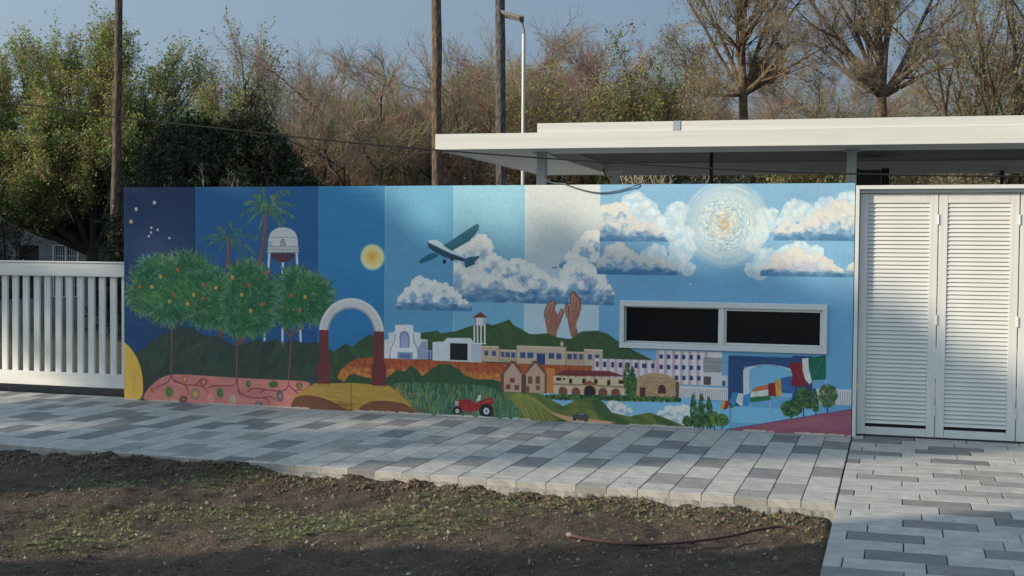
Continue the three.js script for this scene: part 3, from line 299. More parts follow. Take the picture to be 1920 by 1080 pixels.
  flag([1726,564.2,1733.8,543.9,1743.2,540.7,1740.7,563.7], [150, 126, 60]); flag([1735.5,564,1741.8,543.6,1751,541.9,1748.7,559.4,1740.9,566.3], [120, 40, 40]); flag([1750.1,559.1,1761.9,549.3,1764.5,557.1,1754.1,561.7], [40, 82, 60]); flag([1751.3,545.9,1758.7,521.2,1770.5,519.5,1771.1,542.1,1761.9,555.9], [44, 98, 140]); flag([1767.1,545,1771.9,522.1,1786.6,524.1,1784.3,555.1,1775.1,552.8], [152, 158, 164]); flag([1783.1,553.6,1785.1,528.1,1803.5,520.6,1800.1,551.6], [50, 104, 150]);
  flag([1804.9,516.6,1812.7,507.1,1827,502.5,1847.7,497.7,1849.1,510.9,1806.1,520.6], [146, 84, 52]); flag([1802.4,531.5,1806.1,518,1850.6,509.4,1849.4,526.6,1819.6,530.7], [156, 160, 160]); flag([1800.1,543.6,1803.8,531.5,1850.9,525.5,1853.4,535.8,1826.2,541], [34, 88, 56]); flag([1846.8,525.5,1846.3,495.1,1864.6,493.1,1866.4,527.2], [104, 26, 34]); flag([1865.2,527.5,1861.8,487.9,1878.7,481.9,1881.9,518.6,1871.5,528.4], [150, 120, 62]); flag([1879.3,516.3,1876.1,481.9,1901.7,474.4,1911.1,488.5,1910.3,517.5,1889.6,518.3], [40, 76, 124]);
  flag([1896.2,442.8,1928.4,439.1,1927.2,461.5,1938.1,492.8,1945.9,497.7,1900.8,499.4,1904.2,473], [96, 26, 36]); flag([1926.9,431.1,1942.1,427.9,1943.9,455.5,1951.9,486.8,1945.9,493.6,1935.2,482.2,1928.6,460.1], [160, 162, 164]); flag([1942.1,431.9,1959.9,424.8,1984,420.2,1984.9,480.2,1951.9,483,1945,455.5], [16, 76, 60]); ln([1948.2,479,1979.2,428.2], c(70, 116, 100, .7), 1.2);
  // maroon court and its trees
  pg([1736.6,617.6,2045.4,550.8,2058.1,547.6,2059.5,631.1,1728.6,648.9], c(112, 66, 84)); inside([1736.6,617.6,2058.1,547.6,2059.5,631.1,1728.6,648.9], false, () => daub([1767.3,573.1,2059.2,620.8], 260, [[124, 74, 90], [100, 56, 76], [132, 82, 92]], 60, 9, -.12, .3, .16)); ln([1736.6,617.6,2050.6,549.3], c(74, 52, 84, .8), 2.4, false);
  for (const p of [[1901.9,566.8,1902.2,580], [1932.7,548.2,1932.9,573.1], [1961.9,544.2,1962.2,568], [1988.9,532.4,1989.5,561.4]]) ln(p, c(52, 52, 56), 3, false);
  bush([1903.1,554.8], 24, 19, 260, gr); bush([1930.9,527.2], 17, 24, 200, gr); cyp([1957.3,505.1], [1962.2,557.4], 8); bush([1989.5,519.5], 21, 27, 280, [[48, 74, 50], [62, 86, 56], [38, 60, 44], [80, 96, 62]]); bush([1945.3,545], 10, 7, 50, gr);
  for (const p of [[1644.8,612.7,1645.1,623.7], [1663.7,606.4,1663.7,621.4], [1674.4,605.9,1674.6,620.8], [1685.3,606.7,1685.3,621.6], [1695.9,606.1,1696.2,621.1], [1703.9,605.9,1704.2,620.5], [1714.5,605.3,1714.8,619.9], [1733.2,603,1733.5,617.6]]) ln(p, c(40, 44, 50), 3.4, false);
  cyp([1660,529.5], [1663.7,611.9], 9); cyp([1679.5,527.2], [1682.7,611], 9); cyp([1698.5,535.8], [1702.8,609.9], 9); bush([1647.4,600.4], 12, 13, 120, gr); bush([1674.4,597.8], 12, 14, 100, gr); bush([1695.9,594.1], 12, 14, 100, gr); bush([1714.5,589.2], 10, 16, 110, [[70, 98, 44], [54, 84, 40], [86, 108, 52]]); bush([1731.8,592.4], 17, 14, 190, [[66, 92, 48], [52, 80, 44], [38, 62, 40], [82, 102, 56]]);
  // small white marks and the ragged white edge left along the paving
  pg([1645.7,254.9,1648.2,248.8,1652.3,253.4], c(165, 168, 170));
  for (let k = 0; k < 420; k++) { const px = R() * W; if (noise(px / 70, 3) < .42) continue; x.fillStyle = c(150, 150, 146, .85); x.beginPath(); x.ellipse(px, H - 1, 3 + R() * 9, 1 + R() * 3.4 * noise(px / 40, 9), 0, 0, 6.283); x.fill(); }
  // canvas-like grain of the roller and faint scuffs
  const im = x.getImageData(0, 0, W, H), d = im.data;
  for (let v = 0; v < H; v++) for (let u = 0; u < W; u++) { const n = 1 + (hash(u, v) - .5) * .07 + (noise(u / 5, v / 5) - .5) * .05 + (fbm(u / 120, v / 90, 3) - .5) * .07, o = (v * W + u) * 4; d[o] *= n; d[o + 1] *= n; d[o + 2] *= n; }
  x.putImageData(im, 0, 0);
  const t = new THREE.CanvasTexture(cv); t.colorSpace = THREE.SRGBColorSpace; t.anisotropy = 8; return t;
})();


// ---------------------------------------------------------------- mural wall with sliding window
const WL = 7.135, WH = 2.145;
{
  const wall = thing('mural_wall', 'long masonry wall painted with a colourful town mural', 'wall');
  const win = [-2.018, -.216, .69, 1.113];
  const outline = new THREE.Shape([[-WL, -.06], [-.006, -.06], [-.006, WH], [-WL, WH]].map((p) => new THREE.Vector2(...p)));
  outline.holes.push(new THREE.Path([[win[0] + .012, win[2] + .012], [win[1] - .012, win[2] + .012], [win[1] - .012, win[3] - .012], [win[0] + .012, win[3] - .012]].map((p) => new THREE.Vector2(...p))));
  const core = new THREE.ExtrudeGeometry(outline, { depth: .15, bevelEnabled: false }); core.translate(0, 0, -.158);
  mesh('wall_core', core, std({ color: lin(.55, .60, .62), map: specks, roughness: .9 }), wall);
  const front = new THREE.ExtrudeGeometry(outline, { depth: .006, bevelEnabled: true, bevelThickness: .002, bevelSize: .002, bevelOffset: -.002, bevelSegments: 1 }); front.translate(0, 0, -.0085);
  const p = front.attributes.position, uv = front.attributes.uv; for (let k = 0; k < p.count; k++) uv.setXY(k, (p.getX(k) + WL) / WL, p.getY(k) / WH);
  muralTexture.wrapS = muralTexture.wrapT = THREE.ClampToEdgeWrapping; muralTexture.flipY = true;
  const stucco = tex(256, 256, (i, j) => 128 + (tileNoise(i / 4, j / 4, 64) - .5) * 120 + (tileNoise(i / 16, j / 16, 16) - .5) * 60, false); stucco.repeat.set(14, 4.2);
  const face = mesh('mural', front, std({ map: muralTexture, roughness: .72, bumpMap: stucco, bumpScale: .0016 }), wall); face.userData = { label: 'painted panorama from night sky to day with trees, town, clouds, swirling sun and flags' };
  const [a, b, c, d] = win, m = (a + b) / 2, fr = [box(a, b, d - .05, d, -.09, .02, .004), box(a, b, c, c + .05, -.09, .022, .004), box(a, a + .042, c + .0505, d - .0505, -.09, .02, .004), box(b - .042, b, c + .0505, d - .0505, -.09, .02, .004)];
  const w = mesh('window', join(fr), M_.whiteMetal, wall);
  mesh('mullion', box(-1.136, -1.088, c + .0505, d - .0505, -.08, .014, .004), M_.whiteMetal, w);
  const sash = (x0, x1, z, t) => { const s = mesh('sash', join([box(x0, x1, d - .05 - t, d - .0512, z, z + .02, .003), box(x0, x1, c + .0512, c + .05 + t, z, z + .02, .003), box(x0, x0 + t * .8, c + .0502 + t, d - .0502 - t, z, z + .02, .003), box(x1 - t * .8, x1, c + .0502 + t, d - .0502 - t, z, z + .02, .003)]), M_.whiteMetal, w); return s; };
  sash(-1.087, b - .043, -.018, .022); sash(a + .043, -1.137, -.05, .012);
  const glass = new THREE.MeshPhysicalMaterial({ color: lin(.008, .008, .009), roughness: .22, specularIntensity: .35 });
  mesh('pane', box(a + .05, -1.14, c + .055, d - .055, -.046, -.04), glass, w); mesh('pane', box(-1.083, b - .05, c + .06, d - .06, -.012, -.006), glass, w);
}
// ---------------------------------------------------------------- louvred folding doors in their frame
{
  const t = thing('louvered_door', 'white louvered double doors in a slim frame beside the mural wall', 'door', [0, 0, 0]);
  const W = M_.whiteMetal, D = -.075;
  mesh('jamb', box(.001, .031, -.004, 2.125, -.14, .004, .003), W, t); mesh('header', join([box(.0315, 2.6, 2.093, 2.125, -.14, .004, .003), box(.0315, 2.6, 2.064, 2.0925, -.14, -.052, .003)]), W, t);
  mesh('jamb', box(1.945, 1.975, -.004, 2.0635, -.14, .004, .003), W, t);
  const slatG = (w) => { const s = new THREE.Shape(); s.moveTo(-.004, .021); s.quadraticCurveTo(.004, .0215, .006, .015); s.lineTo(.021, -.016); s.quadraticCurveTo(.023, -.021, .017, -.0215); s.lineTo(.013, -.02); s.lineTo(-.006, .017); const g = new THREE.ExtrudeGeometry(s, { depth: w, bevelEnabled: false, curveSegments: 3 }); g.rotateY(-Math.PI / 2); g.scale(-1, 1, 1); g.index || 0; const q = g.attributes.position; for (let k = 0; k < q.count; k += 3) { for (const at of [g.attributes.position, g.attributes.normal, g.attributes.uv]) { const n = at.itemSize; for (let e = 0; e < n; e++) { const h = at.array[(k + 1) * n + e]; at.array[(k + 1) * n + e] = at.array[(k + 2) * n + e]; at.array[(k + 2) * n + e] = h; } } } g.computeVertexNormals(); return g; };
  const leaf = (x0, x1, lx0, lx1, label) => {
    const y0 = .012, y1 = 2.058, ly0 = .078, ly1 = 1.978, z0 = D - .035, z1 = D;
    const f = mesh('door_leaf', join([box(x0, lx0, y0, y1, z0, z1, .003), box(lx1, x1, y0, y1, z0, z1, .003), box(lx0 + .0005, lx1 - .0005, y0, ly0, z0, z1 - .002, .003), box(lx0 + .0005, lx1 - .0005, ly1, y1, z0, z1 - .002, .003)]), W, t);
    const n = 54, pitch = (ly1 - ly0 - .03) / n, g = slatG(lx1 - lx0 - .001);
    for (let k = 0; k < n; k++) { const s = mesh('slat', g, W, f); s.position.set(lx0 + .0005, ly0 + .05 + pitch * k, D - .0255); s.rotation.x = (hash(k, x0 * 100) - .5) * .03; }
    mesh('screen', box(lx0 - .01, lx1 + .01, y0 + .02, y1 - .02, D - .062, D - .056), M_.dark, f);  // dark sheet added behind the slats so the gaps read as shade
    return f;
  };
  const l1 = leaf(.036, .664, .104, .598), l2 = leaf(.671, 1.296, .74, 1.228), l3 = leaf(1.304, 1.94, 1.372, 1.874);
  for (const [f, x] of [[l1, .6675], [l2, 1.3], [l3, 1.943]]) for (const y of [1.84, 1.0, .24]) mesh('hinge', join([new THREE.CylinderGeometry(.006, .006, .085, 8).translate(x, y, D + .006), box(x - .016, x + .016, y - .04, y + .04, D - .001, D + .003)]), W, f);
  mesh('threshold', box(.036, 1.94, -.012, .004, -.13, -.06), M_.dark, t);
}
// ---------------------------------------------------------------- white canopy behind the wall
{
  const t = thing('flat_canopy', 'white flat roofed canopy on slim posts behind the mural wall', 'canopy', [-4.12, 2.55, -.891], Math.atan2(.235, 5.53));
  const L = 9.2, B = -4.6, fw = .8, side = .95, bw = .34, H = .156;
  const W = M_.white;
  mesh('fascia', box(0, L, 0, H, -.02, 0, .002), W, t);
  mesh('fascia', box(0, .02, 0, H, B, -.0205), W, t); mesh('fascia', box(.0205, L, 0, H, B, B + .02), W, t);
  mesh('upper_fascia', box(1.05, L, H + .001, H + .092, -.045, -.012, .002), W, t); mesh('upper_fascia', box(1.05, 1.08, H + .001, H + .092, -4.3, -.0455), W, t);
  mesh('roof_deck', join([box(.0205, L, H - .012, H - .002, B + .0205, -.0205), box(1.081, L, H + .02, H + .075, -4.3, -.046)]), W, t);
  mesh('soffit', join([box(.021, L, .006, .02, -fw, -.021), box(.021, side, .0062, .02, B + .021, -fw - .0005), box(side + .0005, L, .006, .02, B + .021, B + bw), box(side - .02, side, .0205, .13, B + bw, -fw), box(side + .0005, L, .0205, .13, -fw, -fw + .02), box(side + .0005, L, -.03, .13, B + bw, B + bw + .025)]), M_.post, t);
  const deck = std({ color: lin(.05, .047, .047), roughness: .7, metalness: .2 }), ribs = [];
  for (let k = 0; k < 14; k++) ribs.push(box(side + .001, L, .128, .143, -fw - .001 - (k + 1) * .245 + .012, -fw - .001 - k * .245));
  ribs.push(box(side + .001, L, .12, .1275, -2.0, -1.96));
  mesh('dark_ceiling', join(ribs), deck, t);
  const local = (p) => { const v = V(...p).sub(t.position); return v.applyAxisAngle(V(0, 1, 0), -t.rotation.y); };
  const post = (x, z, w, m, top = .005, name = 'post') => { const q = local([x, 0, z]); mesh(name, join([box(q.x, q.x + w, -2.62, top, q.z - w, q.z, .004), box(q.x - .03, q.x + w + .03, top - .012, top - .0005, q.z - w - .03, q.z + .03), box(q.x - .02, q.x + w + .02, -2.62, -2.6, q.z - w - .02, q.z + .02)]), m, t); };
  post(-3.239, -1.517, .095, M_.post); post(-.145, -1.699, .095, M_.post); post(-3.156, -4.7, .095, M_.post); post(3.0, -1.85, .095, M_.post);
  post(-1.58, -2.4, .036, M_.black, .125, 'pole');
  { const q = local([-.105, 0, -4.6]); mesh('service_column', join([box(q.x, q.x + .25, -2.62, -.02, q.z - .2, q.z)]), std({ color: lin(.06, .062, .065) }), t); for (const o of [-.09, .255]) mesh('column_strap', box(q.x + o, q.x + o + .085, -2.62, .0, q.z - .12, q.z - .02), M_.black, t); }
  { const q = local([1.52, 0, -5.3]); mesh('pole', box(q.x, q.x + .04, -2.62, .0, q.z - .04, q.z), M_.dark, t); }
  const sc = local([-1.699,2.775,-0.98]); mesh('grey_fascia_plate', box(sc.x - .036, sc.x + .036, H + .002, H + .094, -.0118, -.004, .002), std({ color: lin(.33, .36, .41), roughness: .6 }), t);  // thin grey plate on the face of the upper fascia
}
// ---------------------------------------------------------------- white picket fence at the left
{
  const t = thing('picket_fence', 'white wooden picket fence joining the left end of the mural wall', 'fence', [-7.155, 0, -.1]);
  const L = -4.4, W = M_.white;
  mesh('top_rail', box(L, 0, 1.238, 1.375, -.028, .012, .004), W, t); mesh('rail_cap', box(L, .004, 1.3755, 1.392, -.05, .026, .004), W, t); mesh('bottom_rail', box(L, 0, .094, .236, -.028, .012, .004), W, t);
  const R = rng(5), g = box(-.0365, .0365, .12, 1.3, -.014, .014, .006);
  for (let k = 0; k < 32; k++) { const p = mesh('picket', g, W, t); p.position.set(-.062 - k * .1335 + (R() - .5) * .006, 0, -.0425); p.rotation.z = (R() - .5) * .006; }
  mesh('fence_post', box(L + .05, L + .15, -.1, 1.3, -.14, -.058, .004), W, t); mesh('fence_post', box(-2.2, -2.1, -.1, 1.3, -.16, -.058, .004), W, t);
}
// ---------------------------------------------------------------- poles, lamp, wires
const poleTex = tex(128, 512, (i, j) => { const n = tileNoise(i / 3, j / 60, 43 ), m = tileNoise(i / 9, j / 90, 14), k = tileNoise(i / 1.5, j / 20, 85); const v = 150 + (n - .5) * 110 + (m - .5) * 70 + (k - .5) * 50; return [v, v * .97, v * .94]; });
const poleBump = tex(128, 512, (i, j) => tileNoise(i / 3, j / 60, 43) * 255, false);
function pole(label, top, bottom, D, r0, r1, col) {
  const b = V(...bottom), a = V(...top), d = a.clone().sub(b), k0 = (b.y + 1.2) / d.y, base = b.clone().addScaledVector(d, -k0), tip = b.clone().addScaledVector(d, 1.35);
  const t = thing('utility_pole', label, 'utility pole', base.toArray(), 0, 'wooden utility poles'), n = 16, pts = [], rad = [], R = rng(D * 10 | 0);
  for (let k = 0; k <= n; k++) { const f = k / n; pts.push(tip.clone().sub(base).multiplyScalar(f).add(V((R() - .5) * .03, 0, (R() - .5) * .03))); rad.push((r0 + (r1 - r0) * f) * (1 + (R() - .5) * .06)); }
  const m = std({ color: lin(...col), map: poleTex, bumpMap: poleBump, bumpScale: .012, roughness: .95 });
  mesh('shaft', new Tubes().tube(pts, rad, 14).build(), m, t);
  const bolt = mesh('bolt', new THREE.CylinderGeometry(.02, .02, .04, 8).rotateX(1.57), M_.concrete, t); bolt.position.copy(pts[6]).add(V(.02, 0, rad[6]));
}
pole('leaning brown utility pole in front of the leafy tree', [-14.531,6.405,-10.766], [-14.543,1.424,-10.586], 25, .105, .068, [.30, .235, .185]);
pole('straight brown utility pole behind the left tip of the canopy', [-10.632,7.625,-18.28], [-10.545,3.42,-18.157], 31, .136, .118, [.36, .27, .185]);
pole('thick grey weathered utility pole beside the street lamp', [-9.734,8.028,-20.661], [-9.641,3.552,-20.531], 33, .142, .128, [.27, .27, .28]);
{
  const D = 33, base = [-9.058,1.64,-20.641], y = (p) => V(...p).sub(V(base[0], 0, base[2]));
  const t = thing('street_lamp', 'grey metal street lamp with flat lamp head above the canopy', 'street lamp', [base[0], 0, base[2]]);
  const galv = std({ color: lin(.56, .57, .55), roughness: .45, metalness: .25, map: whiteTex });
  const a = y([-9.13,7.138,-20.815]);
  mesh('pole', new Tubes().tube([V(0, -1, 0), V(a.x, a.y, a.z)], [.06, .045], 12).build(), galv, t);
  const pts = [[-9.116,7.11,-20.818], [-9.132,7.277,-20.819], [-9.175,7.445,-20.812], [-9.216,7.533,-20.75]].map(y);
  mesh('arm', new Tubes().tube(pts, [.03, .028, .028, .026], 8).build(), std({ color: lin(.2, .2, .2), roughness: .5, metalness: .4 }), t);
  const hd = mesh('lamp_head', join([new RoundedBoxGeometry(.62, .05, .26, 2, .02), new RoundedBoxGeometry(.2, .07, .2, 2, .02).translate(.2, .03, 0), new THREE.CylinderGeometry(.035, .035, .05, 10).translate(.17, .09, 0)]), std({ color: lin(.28, .28, .28), roughness: .5, metalness: .3 }), t);
  const c = y([-9.389,7.586,-20.646]); hd.position.copy(c); hd.rotation.set(-.5, .2, -.2);
  const lens = mesh('lens', new RoundedBoxGeometry(.5, .012, .2, 1, .005).translate(-.04, -.032, 0), std({ color: lin(.62, .6, .56), roughness: .35 }), hd);
}
{
  const blk = std({ color: lin(.008, .008, .009), roughness: .95 });
  tag(mesh('overhead_cable', cable([[-14.4, 3.02, -1.2], ...[[-9.069,3.105,-0.55],[-7.631,2.923,-0.55],[-5.946,2.728,-0.55],[-4.994,2.618,-0.55],[-3.987,2.521,-0.55],[-2.957,2.433,-0.55],[-1.961,2.361,-0.55],[-1.045,2.298,-0.55],[-0.097,2.256,-0.55],[0.396,2.24,-0.55],[1.361,2.221,-0.55]], [3.4, 2.24, -.7]], .0075, 6, 160), blk), 'black cable sagging across the picture in front of the canopy', 'cable');
  const grey = std({ color: lin(.06, .08, .1), roughness: .5 });
  tag(mesh('loose_wire', cable([...[[-3.164,2.36,-1.2],[-3.017,2.304,-0.9]], ...[[-2.796,2.203,-0.3],[-2.665,2.166,-0.12]], ...[[-2.54,2.154,0.012],[-2.44,2.118,0.014],[-2.331,2.088,0.014],[-2.208,2.071,0.014],[-2.087,2.08,0.014],[-1.966,2.108,0.014],[-1.861,2.143,0.014]], [-1.845,2.17,-0.15]], .0055, 5, 80), grey), 'thin grey wire looping over the top edge of the mural wall', 'wire');
  tag(mesh('hanging_wire', cable([[-2.528,2.377,-1.5],[-2.511,2.328,-1.5],[-2.478,2.274,-1.5],[-2.455,2.198,-1.5]], .006, 5, 20), blk), 'short dark wire hanging beside the back post of the canopy', 'wire');
}
// ---------------------------------------------------------------- small house beyond the trees at the left
{
  const O = [-28.841,1.518,-28.189], X = V(...[-26.976,1.534,-28.76]).sub(V(...O)).multiplyScalar(.01);   // one unit of the survey along the front
  const k = X.length(), turn = Math.atan2(-X.z, X.x), g = V(...O).y;
  const t = thing('small_house', 'small pale house with gabled roof in deep shade behind the fence', 'house', [O[0], 0, O[2]], turn);
  const u = (px) => (px - 118) * k, v = (py) => g + (457 - py) * k, base = -1.3;
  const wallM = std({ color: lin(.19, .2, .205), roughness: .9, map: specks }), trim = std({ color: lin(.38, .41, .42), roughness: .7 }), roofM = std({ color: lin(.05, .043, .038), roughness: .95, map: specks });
  const s = new THREE.Shape([[u(-46), base], [u(184), base], [u(184), v(447)], [u(118), v(447)], [u(36), v(392)], [u(-46), v(447)]].map((p) => new THREE.Vector2(...p)));
  s.holes.push(new THREE.Path([[u(36), base + .02], [u(73), base + .02], [u(73), v(461)], [u(36), v(461)]].map((p) => new THREE.Vector2(...p))), new THREE.Path([[u(102), base + .9], [u(145), base + .9], [u(145), v(461)], [u(102), v(461)]].map((p) => new THREE.Vector2(...p))));
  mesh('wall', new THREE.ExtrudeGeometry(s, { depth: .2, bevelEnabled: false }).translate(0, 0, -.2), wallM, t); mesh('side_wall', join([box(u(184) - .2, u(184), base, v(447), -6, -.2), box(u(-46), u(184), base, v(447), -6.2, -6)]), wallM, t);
  const slope = (x0, y0, x1, y1, z0, z1, th = .1) => { const q = new THREE.Shape([[x0, y0], [x1, y1], [x1, y1 + th], [x0, y0 + th]].map((p) => new THREE.Vector2(...p))); return new THREE.ExtrudeGeometry(q, { depth: z1 - z0, bevelEnabled: false }).translate(0, 0, z0); };
  const roof = mesh('roof', join([slope(u(36), v(390), u(122), v(448), -6.4, .32), slope(u(-50), v(448), u(36), v(390), -6.4, .32)]), roofM, t);
  const wing = new THREE.BufferGeometry(); wing.setAttribute('position', new THREE.Float32BufferAttribute([u(100), v(445), .3, u(172), v(445), .3, u(172), v(400), -3.2, u(100), v(445), .3, u(172), v(400), -3.2, u(60), v(400), -3.2, u(172), v(400), -3.2, u(172), v(445), -6.7, u(60), v(445), -6.7, u(172), v(400), -3.2, u(60), v(445), -6.7, u(60), v(400), -3.2], 3)); wing.setAttribute('uv', new THREE.Float32BufferAttribute(new Float32Array(24), 2)); wing.computeVertexNormals(); mesh('wing_roof', wing, roofM, t);
  mesh('rake_board', join([slope(u(34), v(397), u(122), v(456), .321, .36, .17), slope(u(-50), v(456), u(36), v(397), .321, .36, .17)]), trim, t);
  mesh('eave_board', box(u(119), u(172), v(451.5), v(444), .301, .33), trim, t);
  const w = mesh('window', join([box(u(99), u(102), base + .85, v(459), 0, .03), box(u(145), u(148), base + .85, v(459), 0, .03), box(u(102), u(145), v(461), v(459), 0, .03), box(u(102), u(145), base + .85, base + .91, 0, .03)]), trim, t);
  mesh('pane', box(u(102), u(145), base + .9, v(461), -.12, -.1), M_.black, w);
  const bars = []; for (let q = 0; q < 10; q++) { const a = u(102 + 43 * (q + .5) / 10); bars.push(box(a - .012, a + .012, base + .9, v(461), -.03, -.012)); } for (const f of [.22, .55, .8]) bars.push(box(u(102), u(145), base + .9 + (v(461) - base - .9) * f - .012, base + .9 + (v(461) - base - .9) * f + .012, -.0118, .008)); bars.push(box(u(122), u(124.5), base + .9, v(461), -.0115, .012));
  mesh('window_grille', join(bars), trim, w);
  mesh('doorway', box(u(36), u(73), base, v(461), -.5, -.45), M_.black, t);
}


// ---------------------------------------------------------------- ground: one sheet, finely modelled in the foreground
const edgeZ = (x) => 2.972 + Math.min(0, x) * .029;
const groundH = (x, z) => {
  const far = Math.hypot(x, z); let h = -.06 - .85 * Math.min(1, Math.max(0, (far - 24) / 18)) * (z < 0 ? 1 : 0);
  if (z > -.6 && z < 40) {
    const e = z - edgeZ(x), nearDrive = x > -.02;
    if (!nearDrive && e > 0) { h = -.068 - .035 * Math.min(1, e * 2) + (fbm(x * 1.3, z * 1.3, 3) - .5) * .10 * Math.min(1, e * 2 + .2) + (fbm(x * 6, z * 6, 3) - .5) * .05 + (fbm(x * 17, z * 17, 3) - .5) * .035; const lip = Math.exp(-Math.pow((e - .12) / .14, 2)); h += .04 * Math.min(1, Math.max(0, (-2.2 - x) / 2)) * Math.exp(-e * e / .06); h += lip * ((fbm(x * 4 + 9, z * 4, 4) - .42) * .12); }
    else if (!nearDrive && z < -.16 && x < -7.1) h = -.03; else h = -.13;
    if (!nearDrive && e <= 0 && z > -.1) h = -.13;
    if (nearDrive && z > -.3 && z < 14) h = -.13;
  }
  return h;
};
const grassSpots = [[-3.102,-0.1,4.283],[-2.954,-0.1,4.156],[-2.753,-0.1,3.978],[-2.552,-0.1,4.123],[-2.378,-0.1,3.957],[-2.564,-0.1,3.752],[-2.403,-0.1,3.211],[-1.907,-0.1,3.146],[-2.093,-0.1,3.369],[-1.183,-0.1,3.051],[-1.024,-0.1,3.166],[-2.959,-0.1,3.841],[-5.061,-0.1,3.459],[-5.787,-0.1,2.714],[-5.151,-0.1,2.738],[-4.219,-0.1,3.161],[-3.999,-0.1,2.866],[-4.439,-0.1,4.438],[-4.166,-0.1,5.102],[-4.03,-0.1,4.751],[-3.735,-0.1,2.882],[-3.492,-0.1,4.026],[-4.064,-0.1,4.143],[-0.671,-0.1,3.042],[-1.561,-0.1,3.096],[-2.226,-0.1,3.904],[-3.065,-0.1,4.489],[-0.135,-0.1,3.178]].map((p) => [p[0], p[2]]);
const green = (x, z) => { let g = 0; for (const [a, b] of grassSpots) { const d = ((x - a) ** 2) / .07 + ((z - b) ** 2) / .04; if (d < 6) g += Math.exp(-d); } return Math.min(1, g) * (.35 + fbm(x * 5, z * 5, 3)); };
{
  const axis = (fine0, fine1, step, lo, hi) => { const a = []; for (let v = fine0; v <= fine1; v += step) a.push(v); let s = step * 1.3, v = fine1; while (v < hi) { v += s; a.push(Math.min(v, hi)); s *= 1.22; } s = step * 1.3; v = fine0; while (v > lo) { v -= s; a.unshift(Math.max(v, lo)); s *= 1.22; } return a; };
  const xs = axis(-7.4, .1, .028, -600, 600), zs = axis(2.6, 6.1, .028, -900, 300), nx = xs.length, nz = zs.length, p = new Float32Array(nx * nz * 3), u = new Float32Array(nx * nz * 2), col = new Float32Array(nx * nz * 3), idx = [];
  for (let b = 0; b < nz; b++) for (let a = 0; a < nx; a++) {
    const x = xs[a], z = zs[b], o = b * nx + a; p[o * 3] = x; p[o * 3 + 1] = groundH(x, z); p[o * 3 + 2] = z; u[o * 2] = x; u[o * 2 + 1] = z;
    let c; const n = fbm(x * .9, z * .9, 3), m = fbm(x * 5, z * 5, 3);
    if (z > 1.5) { c = [.158, .108, .071].map((v, k) => v * (.55 + n * .6 + (m - .5) * .7)); const g = green(x, z) * .4; c = [c[0] * (1 - g) + .13 * g, c[1] * (1 - g) + .14 * g, c[2] * (1 - g) + .055 * g]; const e = z - edgeZ(x); if (e > 0 && e < .3 && x < 0) { const f = (1 - e / .3) * (.3 + m * .5); c = c.map((v, k) => v * (1 - f) + [.1, .065, .045][k] * f); } }
    else if (z > -3) c = [.06, .055, .05].map((v) => v * (.7 + n * .8));
    else c = [.10 * (.6 + n), .095 * (.6 + n), .045 * (.6 + n)];
    col.set(c, o * 3);
    if (a < nx - 1 && b < nz - 1) idx.push(o, o + nx, o + 1, o + 1, o + nx, o + nx + 1);
  }
  const g = new THREE.BufferGeometry(); g.setAttribute('position', new THREE.BufferAttribute(p, 3)); g.setAttribute('uv', new THREE.BufferAttribute(u, 2)); g.setAttribute('color', new THREE.BufferAttribute(col, 3)); g.setIndex(idx); g.computeVertexNormals();
  const dirt = tex(512, 512, (i, j) => { const n = tileNoise(i / 16, j / 16, 32) * .3 + tileNoise(i / 5, j / 5, 102.4 | 0) * .3 + hash(i, j) * .4, f = hash(i >> 1, j >> 1) > .975 ? 70 : 0, k = 105 + n * 150 + f; return [k, k * .985, k * .96]; }); dirt.repeat.set(1.3, 1.3);
  const dirtB = tex(512, 512, (i, j) => (tileNoise(i / 12, j / 12, 42) * .4 + tileNoise(i / 4, j / 4, 128) * .35 + hash(i >> 1, j >> 1) * .25) * 255, false); dirtB.repeat.set(1.3, 1.3);
  structure(mesh('ground', g, std({ map: dirt, vertexColors: true, roughness: 1, bumpMap: dirtB, bumpScale: .014 })), 'bare brown stony soil with thin weeds in front of the paving', 'ground');
}
// road and sunny verge beyond the fence
structure(mesh('road', box(-60, -9, -.9, -.055, -22, -13.5).rotateY(.1), std({ color: lin(.07, .075, .085), map: specks, roughness: .95 })), 'grey asphalt road seen between the fence pickets', 'road');
structure(mesh('bounce_floor', box(-7.0, 8, -.09, -.03, -11, -.17), std({ color: lin(.58, .57, .55), map: specks, roughness: .9 })), 'pale concrete patio added unseen behind the wall to bounce light under the canopy', 'bounce_floor');  // pale floor added to bounce light up onto the soffit
